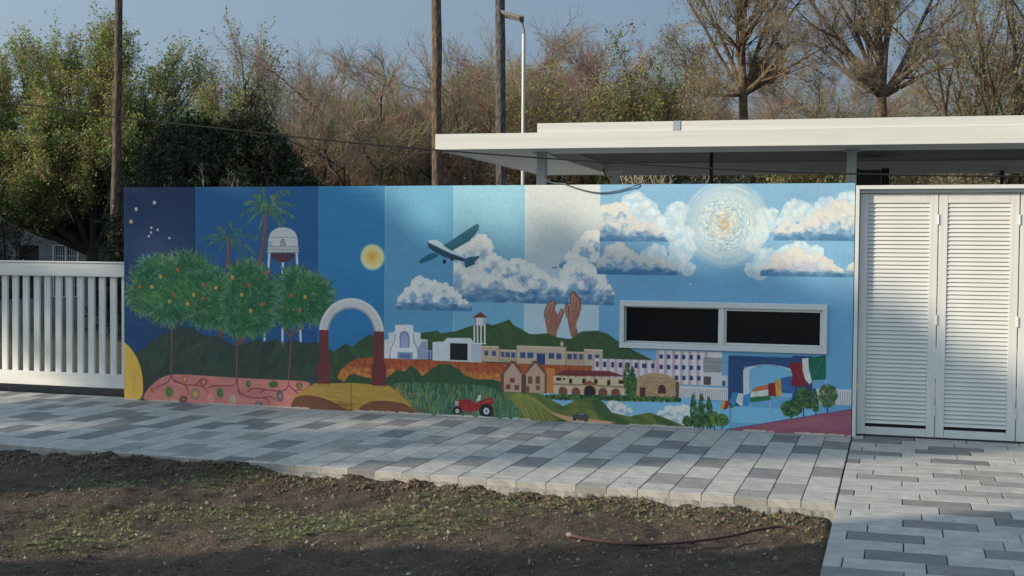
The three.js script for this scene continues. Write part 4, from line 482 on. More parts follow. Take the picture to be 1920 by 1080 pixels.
// ---------------------------------------------------------------- paving: single stones on a bed
{
  const L = .4145, Wd = .2045, T = .06, c = .003;
  const stone = (l, w, s) => { // top with a small chamfer, sides, open below
    const x = l / 2, z = w / 2, P = [], U = [], q = (a, b, d, e) => { for (const v of [a, b, d, a, d, e]) { P.push(...v); U.push(v[0] * 2.2 + s * .37, v[2] * 2.2 + v[1] * 2 + s * .61); } };
    const t = [[-x + c, 0, z - c], [x - c, 0, z - c], [x - c, 0, -z + c], [-x + c, 0, -z + c]], m = [[-x, -c, z], [x, -c, z], [x, -c, -z], [-x, -c, -z]], b = [[-x, -T, z], [x, -T, z], [x, -T, -z], [-x, -T, -z]];
    q(...t); for (let k = 0; k < 4; k++) { const n = (k + 1) % 4; q(m[k], m[n], t[n], t[k]); q(b[k], b[n], m[n], m[k]); }
    const g = new THREE.BufferGeometry(); g.setAttribute('position', new THREE.Float32BufferAttribute(P, 3)); g.setAttribute('uv', new THREE.Float32BufferAttribute(U, 2)); g.computeVertexNormals(); return g;
  };
  const tone = (r, g, b) => std({ color: lin(r, g, b), map: specks, roughness: .82, bumpMap: specksBump, bumpScale: .0022 });
  const light = [[.535, .51, .475], [.565, .535, .495], [.505, .485, .455], [.55, .52, .48], [.525, .505, .465]].map((v) => tone(...v)), mid = [[.35, .34, .32], [.38, .36, .33], [.33, .32, .305]].map((v) => tone(...v)), dark = [[.235, .233, .235], [.255, .25, .242], [.22, .222, .227], [.275, .265, .25]].map((v) => tone(...v));
  const cache = {}; const geo = (l, w, s) => cache[[l.toFixed(3), w.toFixed(3), s]] ??= stone(l, w, s);
  const R = rng(31), pick = (a) => a[R() * a.length | 0];
  const lay = (parent, x, z, l, w, along, m) => { const p = mesh('paver', geo(l, w, R() * 4 | 0), m, parent); p.position.set(x, (R() - .5) * .0024, z); if (along) p.rotation.y = Math.PI / 2; p.rotation.x = (R() - .5) * .003; p.rotation.z = (R() - .5) * .003; return p; };
  // sidewalk: courses across, half-bond in thirds; measured dark stones
  const bed = new THREE.BufferGeometry(); { const P = [], n = 90; for (let k = 0; k <= n; k++) { const x = -13 * k / n; P.push(x, -.052, x < -7.13 ? -.16 : -.012, x, -.052, edgeZ(x) - .012); } const I = []; for (let k = 0; k < n; k++) I.push(2 * k, 2 * k + 2, 2 * k + 1, 2 * k + 1, 2 * k + 2, 2 * k + 3); bed.setAttribute('position', new THREE.Float32BufferAttribute(P, 3)); bed.setAttribute('uv', new THREE.Float32BufferAttribute(P.filter((_, k) => k % 3 !== 1), 2)); bed.setIndex(I); bed.computeVertexNormals(); }
  const sand = std({ color: lin(.085, .082, .08), roughness: 1, map: specks });
  const walk = structure(mesh('sidewalk', bed, sand), 'sidewalk of light and dark grey pavers along the foot of the mural wall', 'sidewalk');
  const spec = '0:1d.4d 1:2d.6m 2:1d.5d.7m 3:2d 4:4d.6m 5:3d.6m 6:2d.4d 7:1d.3d.7m 8:5d 9:2d.3d 10:5d 11:2d.4d 12:0m.2d.5d 13:3m 14:2d.6d 15:3m.6d 16:1d.4m 17:3d.5m 18:1d.4m 19:2m.6d 20:1d.5d.7d 21:2d 22:4m.6m 23:3d.6m 24:2d.4m 25:1d.3d.6m 26:5m 27:2d.3d 28:4d.5d 29:1d.3d.4d 30:0d.2d.5d 31:2d.3d 32:1d.5d 33:3d 34:1d.3d 35:2d 36:0d 37:1d 38:0d 40:0d';
  const tones = {}; for (const q of spec.split(' ')) { const [k, v] = q.split(':'); for (const e of v.split('.')) tones[k + '/' + parseInt(e)] = e.slice(-1); }
  const off = [.351, .236, .131]; let count = 0; const extra = [];
  for (let k = 0; k < 62; k++) {
    const x = -.105 - k * .21, end = edgeZ(x) - .004, z00 = x < -7.14 ? -.158 : .004; let cuts = [z00]; for (let i = 0; i < 9; i++) { const z = off[k % 3] + i * .4225 - (x < -7.14 ? .4225 : 0); if (z > cuts[cuts.length - 1] + .05 && z < end - .03) cuts.push(z); } cuts.push(end);
    const shift = x < -7.14 && off[k % 3] - .4225 > z00 + .05 ? 1 : 0;
    for (let i = 0; i < cuts.length - 1; i++) {
      const a = cuts[i], b = cuts[i + 1], key = tones[k + '/' + (i - shift)] ?? (k > 40 && R() < .24 ? 'd' : 'l'), m = pick(key === 'd' ? dark : key === 'm' ? mid : light), z = (a + b) / 2;
      if (count < 298) { lay(walk, x, z, b - a - .0055, Wd, true, m); count++; } else { const g = geo(b - a - .0055, Wd, 0).clone(); g.rotateY(Math.PI / 2); g.translate(x, 0, z); const cc = new Float32Array(g.attributes.position.count * 3); for (let q = 0; q < cc.length; q += 3) cc.set(m.color.toArray(), q); g.setAttribute('color', new THREE.BufferAttribute(cc, 3)); extra.push(g); }
    }
  }
  if (extra.length) { const e = mesh('far_pavers', mergeGeometries(extra), std({ vertexColors: true, map: specks, roughness: .82 }), walk); e.userData.kind = 'stuff'; }
  // ragged concrete haunch under the front row
  { const P = [], I = [], n = 900; for (let k = 0; k <= n; k++) { const x = .0 - 9 * k / n, z = edgeZ(x), o = .006 + .17 * Math.max(0, fbm(x * 4.2, 4, 4) - .36) + .022 * noise(x * 26, 1) + .012 * noise(x * 70, 5); const y = -.058 + .03 * (fbm(x * 11, 2, 3) - .5); P.push(x, -.044 + .012 * (noise(x * 40, 8) - .5), z - .005, x, y + .006, z + o * .6, x, -.12 - .03 * noise(x * 12, 3), z + o + .02); } for (let k = 0; k < n; k++) for (let s = 0; s < 2; s++) { const a = k * 3 + s, b = a + 3; I.push(a, a + 1, b, b, a + 1, b + 1); } const g = new THREE.BufferGeometry(); g.setAttribute('position', new THREE.Float32BufferAttribute(P, 3)); g.setAttribute('uv', new THREE.Float32BufferAttribute(P.filter((_, k) => k % 3 !== 1).map((v) => v * 3), 2)); g.setIndex(I); g.computeVertexNormals(); mesh('concrete_edge', g, M_.concrete, walk); }
  // driveway: rows along the door, three offsets in turn
  const drive = structure(mesh('driveway', box(-.002, 3.4, -.13, -.052, -.14, 11.5), sand), 'driveway of long pale pavers in front of the louvered doors', 'driveway');
  const dd = { 0: '0', 1: '1', 2: '1', 3: '0', 4: '1', 5: 'e', 6: '2', 7: '1', 8: '0.2', 10: '1.2', 11: 'e', 12: '1', 13: '1', 14: '2.4', 15: '1', 16: '3', 17: '0', 18: '2', 19: '0', 20: '1', 21: '0' };
  const offs = [.402, .207, .102], y0 = -.1;
  for (let r = -1; r < 32; r++) {
    const za = .112 + r * .2115, zb = za + .2115, k = ((r % 3) + 3) % 3, cuts = [.006]; for (let i = 0; i < 9; i++) { const x = offs[k] + i * .4085; if (x < 3.3) cuts.push(x); }
    for (let i = 0; i < cuts.length - 1; i++) {
      const list = (dd[r] ?? '').split('.'), idx = k === 0 ? i : i - 1, isDark = r in dd && idx < 4 ? list.includes(String(idx)) || (list.includes('e') && i === 0) : R() < .22;
      const m = pick(isDark ? (r > 5 && r < 11 ? mid : dark) : light); lay(drive, (cuts[i] + cuts[i + 1]) / 2, (za + zb) / 2, cuts[i + 1] - cuts[i] - .0065, .206, false, m);
    }
  }
}
// ---------------------------------------------------------------- stones, clods, weeds and straw on the soil
{
  const R = rng(91), dm = new THREE.Object3D();
  const pebble = (seed) => { const g = new THREE.IcosahedronGeometry(1, 1), p = g.attributes.position; for (let k = 0; k < p.count; k++) { const s = .75 + .5 * noise(p.getX(k) * 1.7 + seed, p.getY(k) * 1.7 + p.getZ(k) * 1.3); p.setXYZ(k, p.getX(k) * s, p.getY(k) * s * .65, p.getZ(k) * s); } return mergeVertices(g.deleteAttribute('normal').deleteAttribute('uv')); };
  const scatter = (name, label, cat, geo, m, n, place) => { geo.computeVertexNormals(); const im = new THREE.InstancedMesh(geo, m, n); let k = 0, tries = 0; while (k < n && tries++ < n * 30) { const q = place(); if (!q) continue; dm.position.set(q.x, q.y, q.z); dm.rotation.set(...q.r); dm.scale.set(...q.s); dm.updateMatrix(); im.setMatrixAt(k, dm.matrix); im.setColorAt(k, q.c); k++; } im.count = k; im.name = numbered(name); im.userData = { kind: 'stuff', label, category: cat }; shade(im); scene.add(im); return im; };
  const spot = () => { const x = -7.2 + R() * 7.2, z = edgeZ(x) + .02 + Math.pow(R(), .8) * 3; return [x, z]; };
  scatter('gravel', 'small pale stones and clods lying on the bare soil', 'gravel', pebble(1), std({ roughness: .95 }), 8000, () => { const [x, z] = spot(), b = R(); if (x > -.03) return; const s = .0022 + Math.pow(R(), 10) * .009, t = b < .07 ? lin(.30, .27, .23) : b < .4 ? lin(.2, .165, .13) : lin(.1, .078, .06); return { x, y: groundH(x, z) + s * .25, z, r: [R() * 3, R() * 6, R() * 3], s: [s * (1 + R()), s, s * (1 + R() * .6)], c: t.multiplyScalar(.8 + R() * .5) }; });
  scatter('soil_clods', 'crumbled dark soil clods along the broken paving edge', 'soil', pebble(7), std({ roughness: 1, flatShading: true }), 6500, () => { const x = -7.2 + R() * 7.15, z = edgeZ(x) + .05 + Math.abs(R() + R() - 1) * .42, s = .002 + Math.pow(R(), 6) * .012; return { x, y: groundH(x, z) + s * .3, z, r: [R() * 3, R() * 6, R() * 3], s: [s * (1 + R()), s, s], c: lin(.135, .095, .068).multiplyScalar(.6 + R() * .8) }; });
  const blade = new THREE.BufferGeometry(); { const P = [], I = []; for (let k = 0; k < 9; k++) { const a = k * 2.4, t = .5 + hash(k, 3) * .9, h = .5 + hash(k, 4) * .8, w = .14, cx = Math.cos(a), cz = Math.sin(a), o = P.length / 3; P.push(-cz * w * .5, 0, cx * w * .5, cz * w * .5, 0, -cx * w * .5, cx * t * .5 - cz * w * .5, h * .75, cz * t * .5 + cx * w * .5, cx * t * .5 + cz * w * .5, h * .75, cz * t * .5 - cx * w * .5, cx * t, h, cz * t); I.push(o, o + 1, o + 2, o + 1, o + 3, o + 2, o + 2, o + 3, o + 4); } blade.setAttribute('position', new THREE.Float32BufferAttribute(P, 3)); blade.setIndex(I); }
  scatter('weeds', 'low tufts of weeds and grass growing in patches on the soil', 'weeds', blade, new THREE.MeshPhysicalMaterial({ roughness: .9, side: THREE.DoubleSide }), 2400, () => { const x = -7 + R() * 6.9, z = edgeZ(x) + .08 + R() * 2.8; if (R() * .8 > green(x, z) + .008) return; const s = .008 + R() * .018; return { x, y: groundH(x, z) - .003, z, r: [(R() - .5) * .5, R() * 6, (R() - .5) * .5], s: [s * 1.2, s * .8, s * 1.2], c: [lin(.19, .21, .07), lin(.14, .175, .06), lin(.27, .24, .12), lin(.10, .14, .05)][R() * 4 | 0] }; });
  const straw = new THREE.BoxGeometry(1, .05, .07);
  scatter('dry_litter', 'scattered straw, twigs and dead leaves on the soil', 'litter', straw, std({ roughness: 1 }), 2600, () => { const [x, z] = spot(); if (x > -.04) return; const s = .008 + R() * .022; return { x, y: groundH(x, z) + .003, z, r: [(R() - .5) * .6, R() * 6, (R() - .5) * .6], s: [s, s * .8, s], c: [lin(.36, .29, .19), lin(.25, .17, .10), lin(.42, .36, .27)][R() * 3 | 0] }; });
}
{
  const R = rng(17), dm = new THREE.Object3D(), bit = new THREE.BufferGeometry(); bit.setAttribute('position', new THREE.Float32BufferAttribute([0, 0, 0, .5, .12, .28, 1, 0, 0, .5, .1, -.28], 3)); bit.setIndex([0, 1, 2, 0, 2, 3]); bit.computeVertexNormals();
  const n = 330, im = new THREE.InstancedMesh(bit, std({ roughness: 1, side: THREE.DoubleSide }), n);
  for (let k = 0; k < n; k++) { const w = R() < .7, x = w ? -7 + R() * 7 : R() * 1.9, z = w ? (R() < .45 ? .03 + R() * .12 : edgeZ(x) - R() * R() * 1.4) : .1 + R() * 4.5, s = .006 + R() * R() * .024; dm.position.set(x, .003, z); dm.rotation.set((R() - .5) * .5, R() * 6.28, (R() - .5) * .5); dm.scale.set(s, s, s); dm.updateMatrix(); im.setMatrixAt(k, dm.matrix); im.setColorAt(k, [lin(.2, .13, .07), lin(.12, .085, .05), lin(.27, .2, .1), lin(.1, .1, .04)][R() * 4 | 0]); }
  im.name = numbered('leaf_litter'); im.userData = { kind: 'stuff', label: 'small dry leaves and crumbs of soil strewn over the pavers', category: 'litter' }; shade(im); scene.add(im);
}
// ---------------------------------------------------------------- hose
{
  const t = thing('garden_hose', 'red brown garden hose lying curved on the bare soil', 'hose');
  const pts = [[-1.451,-0.085,3.971],[-1.368,-0.085,4.02],[-1.216,-0.085,4.071],[-1.061,-0.085,4.072],[-0.905,-0.085,4.011],[-0.769,-0.085,3.917],[-0.62,-0.085,3.768],[-0.517,-0.085,3.634],[-0.445,-0.085,3.499],[-0.369,-0.085,3.406],[-0.3,-0.085,3.337]];
  pts.forEach((p, k) => p[1] = Math.max(-.085, groundH(p[0], p[2]) + .012));
  mesh('hose_tube', cable([...pts, [pts[10][0] + .12, pts[10][1] - .012, pts[10][2] - .02]], .0092, 10, 120), std({ color: lin(.085, .036, .03), roughness: .75 }), t);
  const f = mesh('hose_fitting', new THREE.LatheGeometry([[0, -.025], [.012, -.025], [.013, -.008], [.015, -.006], [.015, .014], [.012, .016], [.01, .022], [0, .022]].map((p) => new THREE.Vector2(...p)), 14), std({ color: lin(.2, .18, .155), roughness: .7, metalness: .2 }), t);
  const d = V(...pts[1]).sub(V(...pts[0])).normalize(); f.position.set(...pts[0]); f.quaternion.setFromUnitVectors(V(0, 1, 0), d.negate());
}


// ---------------------------------------------------------------- trees and shrubs: tapered limbs, twig sprays and single leaves
const barkTex = tex(64, 256, (i, j) => { const n = tileNoise(i / 4, j / 12, 16), m = tileNoise(i / 2, j / 4, 32); const v = 130 + n * 90 + m * 40; return [v, v * .97, v * .93]; });
const bark = (r, g, b) => std({ color: lin(r, g, b), map: barkTex, roughness: 1 });
const twigM = (r, g, b) => std({ color: lin(r, g, b), roughness: 1 });
const leafM = (r, g, b, t = .3) => new THREE.MeshPhysicalMaterial({ color: lin(r, g, b), roughness: .75, side: THREE.DoubleSide, transmission: t, thickness: 0 });
function rotTo(d, a, az) { const r = Math.abs(d.y) > .9 ? V(1, 0, 0) : V(0, 1, 0), u = r.cross(d).normalize(), w = V(0, 0, 0).crossVectors(d, u); return d.clone().multiplyScalar(Math.cos(a)).addScaledVector(u, Math.sin(a) * Math.cos(az)).addScaledVector(w, Math.sin(a) * Math.sin(az)).normalize(); }
// a spray about 1 m long pointing up y: twigs, and points for leaves
function spray(seed, { side = 11, sub = 2, spread = .65, r = .006, droop = 0 } = {}) {
  const R = rng(seed), T = new Tubes(), tips = [];
  const go = (p, d, len, rad, lvl) => { const n = lvl ? 3 : 5, pts = [p.clone()], rr = [rad]; const q = p.clone(), e = d.clone(); for (let k = 1; k <= n; k++) { e.add(V(R() - .5, (R() - .35) * .6 - droop, R() - .5).multiplyScalar(.28)).normalize(); q.addScaledVector(e, len / n); pts.push(q.clone()); rr.push(rad * (1 - k / n * .7)); tips.push([q.clone(), e.clone(), lvl]); } T.tube(pts, rr, 3); if (lvl < 2) { const m = lvl ? sub : side; for (let k = 0; k < m; k++) { const f = (k + .6 + R() * .4) / (m + .4), i = Math.min(n - 1, f * n | 0); go(pts[i].clone().lerp(pts[i + 1], f * n - i), rotTo(e, spread + R() * .4, R() * 6.28), len * (lvl ? .42 : .46 - .16 * f) * (.6 + R() * .7), rad * .6, lvl + 1); } } };
  go(V(0, 0, 0), V(0, 1, 0), 1, r, 0); return { g: T.build(), tips };
}
function leaves(tips, seed, { n = 60, size = .06, slim = .45, hang = 0, min = 0 } = {}) {
  const R = rng(seed), P = [], N = [], I = [];
  for (let k = 0; k < n; k++) {
    const [q, e, l] = tips[R() * tips.length | 0]; if (l < min) continue; const d = e.clone().add(V(R() - .5, R() - .5 - hang, R() - .5).multiplyScalar(2)).normalize(), s = V(R() - .5, R() - .5, R() - .5).cross(d).normalize(), L = size * (.6 + R() * .8), b = q.clone().addScaledVector(V(R() - .5, R() - .5, R() - .5), .05), nn = V(0, 0, 0).crossVectors(d, s), o = P.length / 3;
    for (const [f, w, h] of [[0, 0, 0], [.45, slim, .1], [1, 0, -.06], [.45, -slim, .1]]) { const v = b.clone().addScaledVector(d, f * L).addScaledVector(s, w * L).addScaledVector(nn, h * L); P.push(v.x, v.y, v.z); N.push(nn.x, nn.y, nn.z); }
    I.push(o, o + 2, o + 1, o, o + 3, o + 2);
  }
  const g = new THREE.BufferGeometry(); g.setAttribute('position', new THREE.Float32BufferAttribute(P, 3)); g.setAttribute('normal', new THREE.Float32BufferAttribute(N, 3)); g.setIndex(I); return g;
}
const upY = V(0, 1, 0);
function copies(name, geos, m, spots, parent, seed, tint) {
  const R = rng(seed), dm = new THREE.Object3D(), per = geos.map(() => []); spots.forEach((s) => per[R() * geos.length | 0].push(s));
  geos.forEach((g, k) => { if (!per[k].length) return; const im = new THREE.InstancedMesh(g, m, per[k].length); per[k].forEach((s, i) => { dm.position.copy(s.p); dm.quaternion.setFromUnitVectors(upY, s.d); dm.rotateY(s.a); dm.scale.setScalar(s.s); dm.updateMatrix(); im.setMatrixAt(i, dm.matrix); if (tint) im.setColorAt(i, tint(s, R)); }); im.name = name; im.userData = { kind: 'stuff' }; shade(im); parent.add(im); });
}
// grows limbs from a list of first directions; returns spots for sprays
function limbs(T, R, p, d, len, rad, lvl, cfg, out) {
  const c = cfg[lvl], n = c.n ?? 5, pts = [p.clone()], rr = [rad], q = p.clone(), e = d.clone(), dirs = [e.clone()];
  for (let k = 1; k <= n; k++) { e.add(V(R() - .5, R() - .5, R() - .5).multiplyScalar(c.wander ?? .35)).add(V(0, c.up ?? .05, 0)).normalize(); q.addScaledVector(e, len / n); pts.push(q.clone()); dirs.push(e.clone()); rr.push(Math.max(.004, rad * (1 - (1 - (c.end ?? .4)) * k / n))); }
  T.tube(pts, rr, c.sides ?? 5);
  const at = (f) => { const i = Math.min(n - 1, f * n | 0); return [pts[i].clone().lerp(pts[i + 1], f * n - i), dirs[Math.min(n, i + 1)], rr[i]]; };
  if (c.kids) for (let k = 0; k < c.kids; k++) { const f = Math.min(.999, (c.from ?? .3) + (1 - (c.from ?? .3)) * (k + .3 + R() * .7) / c.kids), [b, dd, r0] = at(f); limbs(T, R, b, rotTo(dd, c.angle * (.6 + R() * .8), R() * 6.28), len * c.ratio * (.6 + R() * .6) * (1 - .35 * f), r0 * (c.thin ?? .55), lvl + 1, cfg, out); }
  if (c.sprays) for (let k = 0; k < c.sprays; k++) { const f = .12 + .88 * (k + R()) / c.sprays, [b, dd] = at(Math.min(.999, f)); const v = rotTo(dd, (c.sprayAngle ?? .8) * (.3 + R()), R() * 6.28); v.y += c.lift ?? .25; v.normalize(); out.push({ p: b, d: v, a: R() * 6.28, s: (c.spraySize ?? 1) * (.6 + R() * .7) }); }
  return at;
}
const bareSpray = [1, 2, 3, 4].map((s) => spray(s, { side: 8, sub: 2, r: .010, spread: .55 }));
const fineSpray = [11, 12, 13].map((s) => spray(s, { side: 10, sub: 2, r: .009, spread: .45 }));
const leafSpray = [21, 22, 23].map((s) => spray(s, { side: 10, sub: 2, r: .006 }));
const tintBy = (c0, c1) => (s, R) => lin(...c0.map((v, k) => (v + (c1[k] - v) * R()) * (.75 + R() * .5)));
const ground0 = (x, z) => groundH(x, z) - .05;

// --- bare brown thicket trees, three kinds, each copied
const brown = [[.25, .195, .135], [.24, .19, .13], [.28, .22, .155]];
function thicket(kind, name, label, group) {
  const R = rng(300 + kind), t = thing(name, label, 'tree', [0, 0, 0], 0, group), T = new Tubes(), out = [];
  const cfg = [{ n: 6, wander: .22, up: .10, kids: 6, angle: .75, ratio: .52, from: .2, sides: 7, end: .35 }, { n: 5, wander: .45, up: .06, kids: 5, angle: .8, ratio: .5, sides: 5, end: .3, sprays: 3, spraySize: .9, lift: .2 }, { n: 4, wander: .5, up: .08, sides: 3, sprays: 6, spraySize: .85, lift: .3, end: .3 }];
  const stems = 4 + kind; for (let k = 0; k < stems; k++) { const a = k / stems * 6.28 + R(), tilt = .12 + R() * .35; limbs(T, R, V(Math.cos(a) * .3, -.3, Math.sin(a) * .3), V(Math.cos(a) * tilt, 1, Math.sin(a) * tilt).normalize(), 4.6 + R() * 1.6, .10 + R() * .04, 0, cfg, out); }
  mesh('trunk', T.build(), bark(.13, .10, .08), t);
  const keep = out.filter((s) => s.p.y > .3); copies('twigs', (kind === 1 ? fineSpray : bareSpray).map((s) => s.g), twigM(...brown[kind]), keep, t, kind + 9, tintBy([.75, .78, .76], [1.22, 1.22, 1.2]));
  return t;
}
const kinds = ['bare brown tree with wispy upright twigs', 'bare reddish brown tree with fine dense twigs', 'bare tan tree with tangled twigs'];
const proto = kinds.map((k, i) => null);
const thicketSpots = [
  [545, 37, 1, .92, 'leftmost of the bare trees, rising behind the dark evergreen mound'], [610, 41, 0, 1.12, 'bare twiggy tree standing between the dark mound and the brown pole, taller of that gap'], [668, 37, 2, 1.05, 'bare tan tree in the middle of the gap left of the brown pole'], [735, 42, 1, 1.2, 'bare reddish tree close to the left side of the brown pole'], [790, 38, 0, 1.05, 'bare twiggy tree crossed by the straight brown pole'],
  [862, 41, 2, 1.2, 'bare tree filling the gap between the brown pole and the grey pole'], [905, 37, 1, 1.0, 'bare reddish tree just left of the grey weathered pole'], [968, 42, 0, 1.3, 'tall bare tree directly behind the street lamp'], [1030, 38, 2, 1.12, 'bare tangled tree just right of the street lamp'], [1085, 43, 0, 1.22, 'wispy bare tree halfway between the street lamp and the green shrub'], [1128, 39, 1, 1.05, 'bare reddish tree behind the left edge of the green shrub'], [1190, 43, 2, 1.22, 'bare tangled tree above the right side of the green shrub'], [1255, 41, 0, 1.16, 'bare dark tree left of the big forked tree'], [1320, 45, 2, 1.1, 'bare tree in the gap left of the big forked trunk'], [1480, 44, 1, 1.15, 'bare tree seen between the two big spring trees'], [1570, 46, 0, 1.1, 'bare tree behind the left limb of the wide spring tree'], [1760, 45, 2, 1.1, 'bare tree behind the sprawling tree at the right'], [575, 48, 0, 1.2, 'far bare tree in the gap above the right end of the dark mound'], [640, 49, 1, 1.3, 'far bare tree second to the right of the dark mound'], [700, 48, 0, 1.3, 'far bare tree halfway between the dark mound and the brown pole'], [765, 49, 2, 1.32, 'far bare tree just left of the brown pole'], [835, 48, 1, 1.36, 'far bare tree just right of the brown pole'], [930, 49, 2, 1.4, 'far bare tree hidden partly by the grey pole'], [1005, 48, 1, 1.36, 'far bare tree right of the lamp pole'], [1060, 50, 0, 1.38, 'far bare tree second to the right of the lamp pole'], [1165, 49, 1, 1.34, 'far bare tree rising behind the olive shrub'], [1350, 48, 2, 1.3, 'far bare tree just left of the trunk of the forked tree'], [1425, 49, 1, 1.3, 'far bare tree just right of the trunk of the forked tree'], [1535, 48, 2, 1.34, 'far bare tree halfway between the two big spring trees'], [1605, 49, 1, 1.28, 'far bare tree just left of the trunk of the wide spring tree'], [1695, 48, 2, 1.32, 'far bare tree just right of the trunk of the wide spring tree'], [1825, 49, 1, 1.32, 'far bare tree seen through the sprawling tree, left of its stems'], [1890, 48, 2, 1.3, 'far bare tree seen through the sprawling tree at the right edge']];
for (const [px, D, kind, s, label] of thicketSpots) {
  const b = V(...atPx(px, D)); let t;
  if (!proto[kind]) t = proto[kind] = thicket(kind, 'bare_tree', label, 'bare trees in the thicket behind the wall'); else { t = proto[kind].clone(); t.name = numbered('bare_tree'); t.userData = { ...t.userData, label }; scene.add(t); }
  t.position.set(b.x, ground0(b.x, b.z), b.z); t.rotation.y = px * .37; t.scale.set(s * 1.08, s * .9, s * 1.08);
}
// where a bearing of the survey meets a given distance from the camera, on the level of the horizon
function atPx(px, D) { const a = 0.296799 - Math.atan((px - 960) / 2357.7), r = D / Math.cos(0.296799 - a); return [0.3406 - Math.sin(a) * r, 0, 11.0143 - Math.cos(a) * r]; }
function place(t, px, D) { const b = atPx(px, D); t.position.set(b[0], ground0(b[0], b[2]), b[2]); return t; }
const toward = (px, py, D, root) => { const b = atPx(px, D); return V(b[0] - root.x, 1.595 + (455 + (px - 960) * .0083 - py) * D / 2357.7 - root.y, b[2] - root.z); };

// --- leafy tree at the left
function leafTree(name, label, px, D, { stems, cfg, trunkR = .16, col, col2, size = .07, nl = 70, barkC = [.09, .07, .055], twigC = [.12, .095, .07], seed = 1, cut, shift = 0, tr = .3, spraySet = leafSpray, trunkTo, split }) {
  const R = rng(seed), t = place(thing(name, label, 'tree'), px, D), T = new Tubes(), out = [], root = t.position;
  let base = V(0, -.2, 0);
  if (trunkTo) { const e = toward(...trunkTo, root), m = e.clone().multiplyScalar(.5).add(V(.12, 0, .05)); T.tube([base, m, e], [trunkR * 1.25, trunkR * 1.02, trunkR * .9], 10); base = e; }
  for (const s of stems) { const e = toward(s[0], s[1], s[2] ?? D, root).sub(base), L = e.length(); limbs(T, R, base.clone(), e.normalize(), L, s[3] ?? trunkR * .6, 0, cfg, out); }
  mesh('trunk', T.build(), bark(...barkC), t);
  const keep = out.filter((s) => s.p.y + root.y > .1 && (!cut || cut(s.p.x, s.p.y, s.p.z)));
  copies('twigs', spraySet.map((s) => s.g), twigM(...twigC), keep, t, seed + 3);
  if (nl) copies('foliage', spraySet.map((s, k) => leaves(s.tips, seed + k, { n: nl, size, min: 0 })), leafM(1, 1, 1, tr), keep, t, seed + 3, tintBy(col, col2));
  return t;
}
leafTree('leafy_tree', 'broad yellow green spring tree behind the leaning pole at the left', 178, 31, { seed: 41, stems: [[60, 215, 30], [5, 275, 31], [115, 165, 31], [160, 140, 31.5], [205, 130, 31], [245, 145, 31.3], [290, 165, 31], [335, 200, 31.5], [375, 250, 31], [-50, 250, 31], [90, 250, 29.6], [150, 220, 29.4], [220, 215, 29.5], [280, 250, 29.8], [20, 330, 30.2], [-80, 320, 30.5], [330, 310, 30.6], [190, 300, 29.2], [110, 320, 29.4], [60, 390, 29.8], [260, 330, 29.6], [-120, 240, 31], [385, 310, 31.4], [-20, 210, 31.2], [30, 190, 31.4], [80, 175, 31.6], [-150, 300, 31], [-60, 380, 30], [0, 400, 29.8]], trunkTo: [172, 470, 31], trunkR: .17, cfg: [{ n: 6, wander: .09, up: .02, kids: 9, angle: .38, ratio: .42, from: .3, sides: 6, end: .25, thin: .5 }, { n: 4, wander: .2, up: .10, kids: 4, angle: .45, ratio: .55, sides: 4, sprays: 4, spraySize: .55, lift: .6 }, { n: 3, wander: .2, up: .16, sides: 3, sprays: 5, spraySize: .5, lift: .9 }], col: [.21, .25, .06], col2: [.38, .39, .10], size: .075, nl: 46, barkC: [.07, .055, .045], twigC: [.15, .13, .085], tr: .45 });
leafTree('small_leafy_tree', 'smaller pale green tree in the gap right of the broad leafy tree', 455, 42, { seed: 43, stems: [[420, 180], [455, 150], [495, 165], [400, 230], [520, 210], [470, 215]], trunkTo: [455, 380, 42], trunkR: .14, cfg: [{ n: 5, wander: .2, up: .06, kids: 7, angle: .55, ratio: .5, from: .3, sides: 5 }, { n: 4, wander: .3, up: .1, sides: 3, sprays: 9, spraySize: 1, lift: .5 }], col: [.22, .235, .07], col2: [.32, .3, .11], size: .05, nl: 44, twigC: [.16, .13, .09] });
// --- green shrubs behind the canopy
const shrubCfg = [{ n: 5, wander: .25, up: .05, kids: 7, angle: .6, ratio: .5, from: .25, sides: 5 }, { n: 3, wander: .3, up: .1, sides: 3, sprays: 9, spraySize: .8, lift: .4 }];
leafTree('green_shrub', 'bright olive green shrub among bare trees above the canopy', 1150, 35, { seed: 51, stems: [[1120, 250], [1145, 200], [1165, 205], [1185, 240], [1100, 280], [1210, 270], [1150, 250]], trunkR: .09, cfg: shrubCfg, col: [.19, .2, .04], col2: [.28, .26, .06], size: .06, nl: 60, twigC: [.13, .1, .06] });
leafTree('low_green_shrub', 'low green shrub peeking over the canopy right of the olive one', 1235, 36, { seed: 53, stems: [[1215, 230], [1245, 215], [1265, 240], [1195, 270], [1290, 270]], trunkR: .08, cfg: shrubCfg, col: [.12, .14, .04], col2: [.18, .18, .055], size: .055, nl: 50, twigC: [.11, .09, .06] });
leafTree('small_green_shrub', 'small dull green shrub low beside the grey pole', 995, 35, { seed: 54, stems: [[980, 240], [1005, 220], [1020, 250], [955, 200], [970, 270]], trunkR: .07, cfg: shrubCfg, col: [.14, .14, .045], col2: [.2, .18, .06], size: .05, nl: 30, twigC: [.15, .11, .07] });
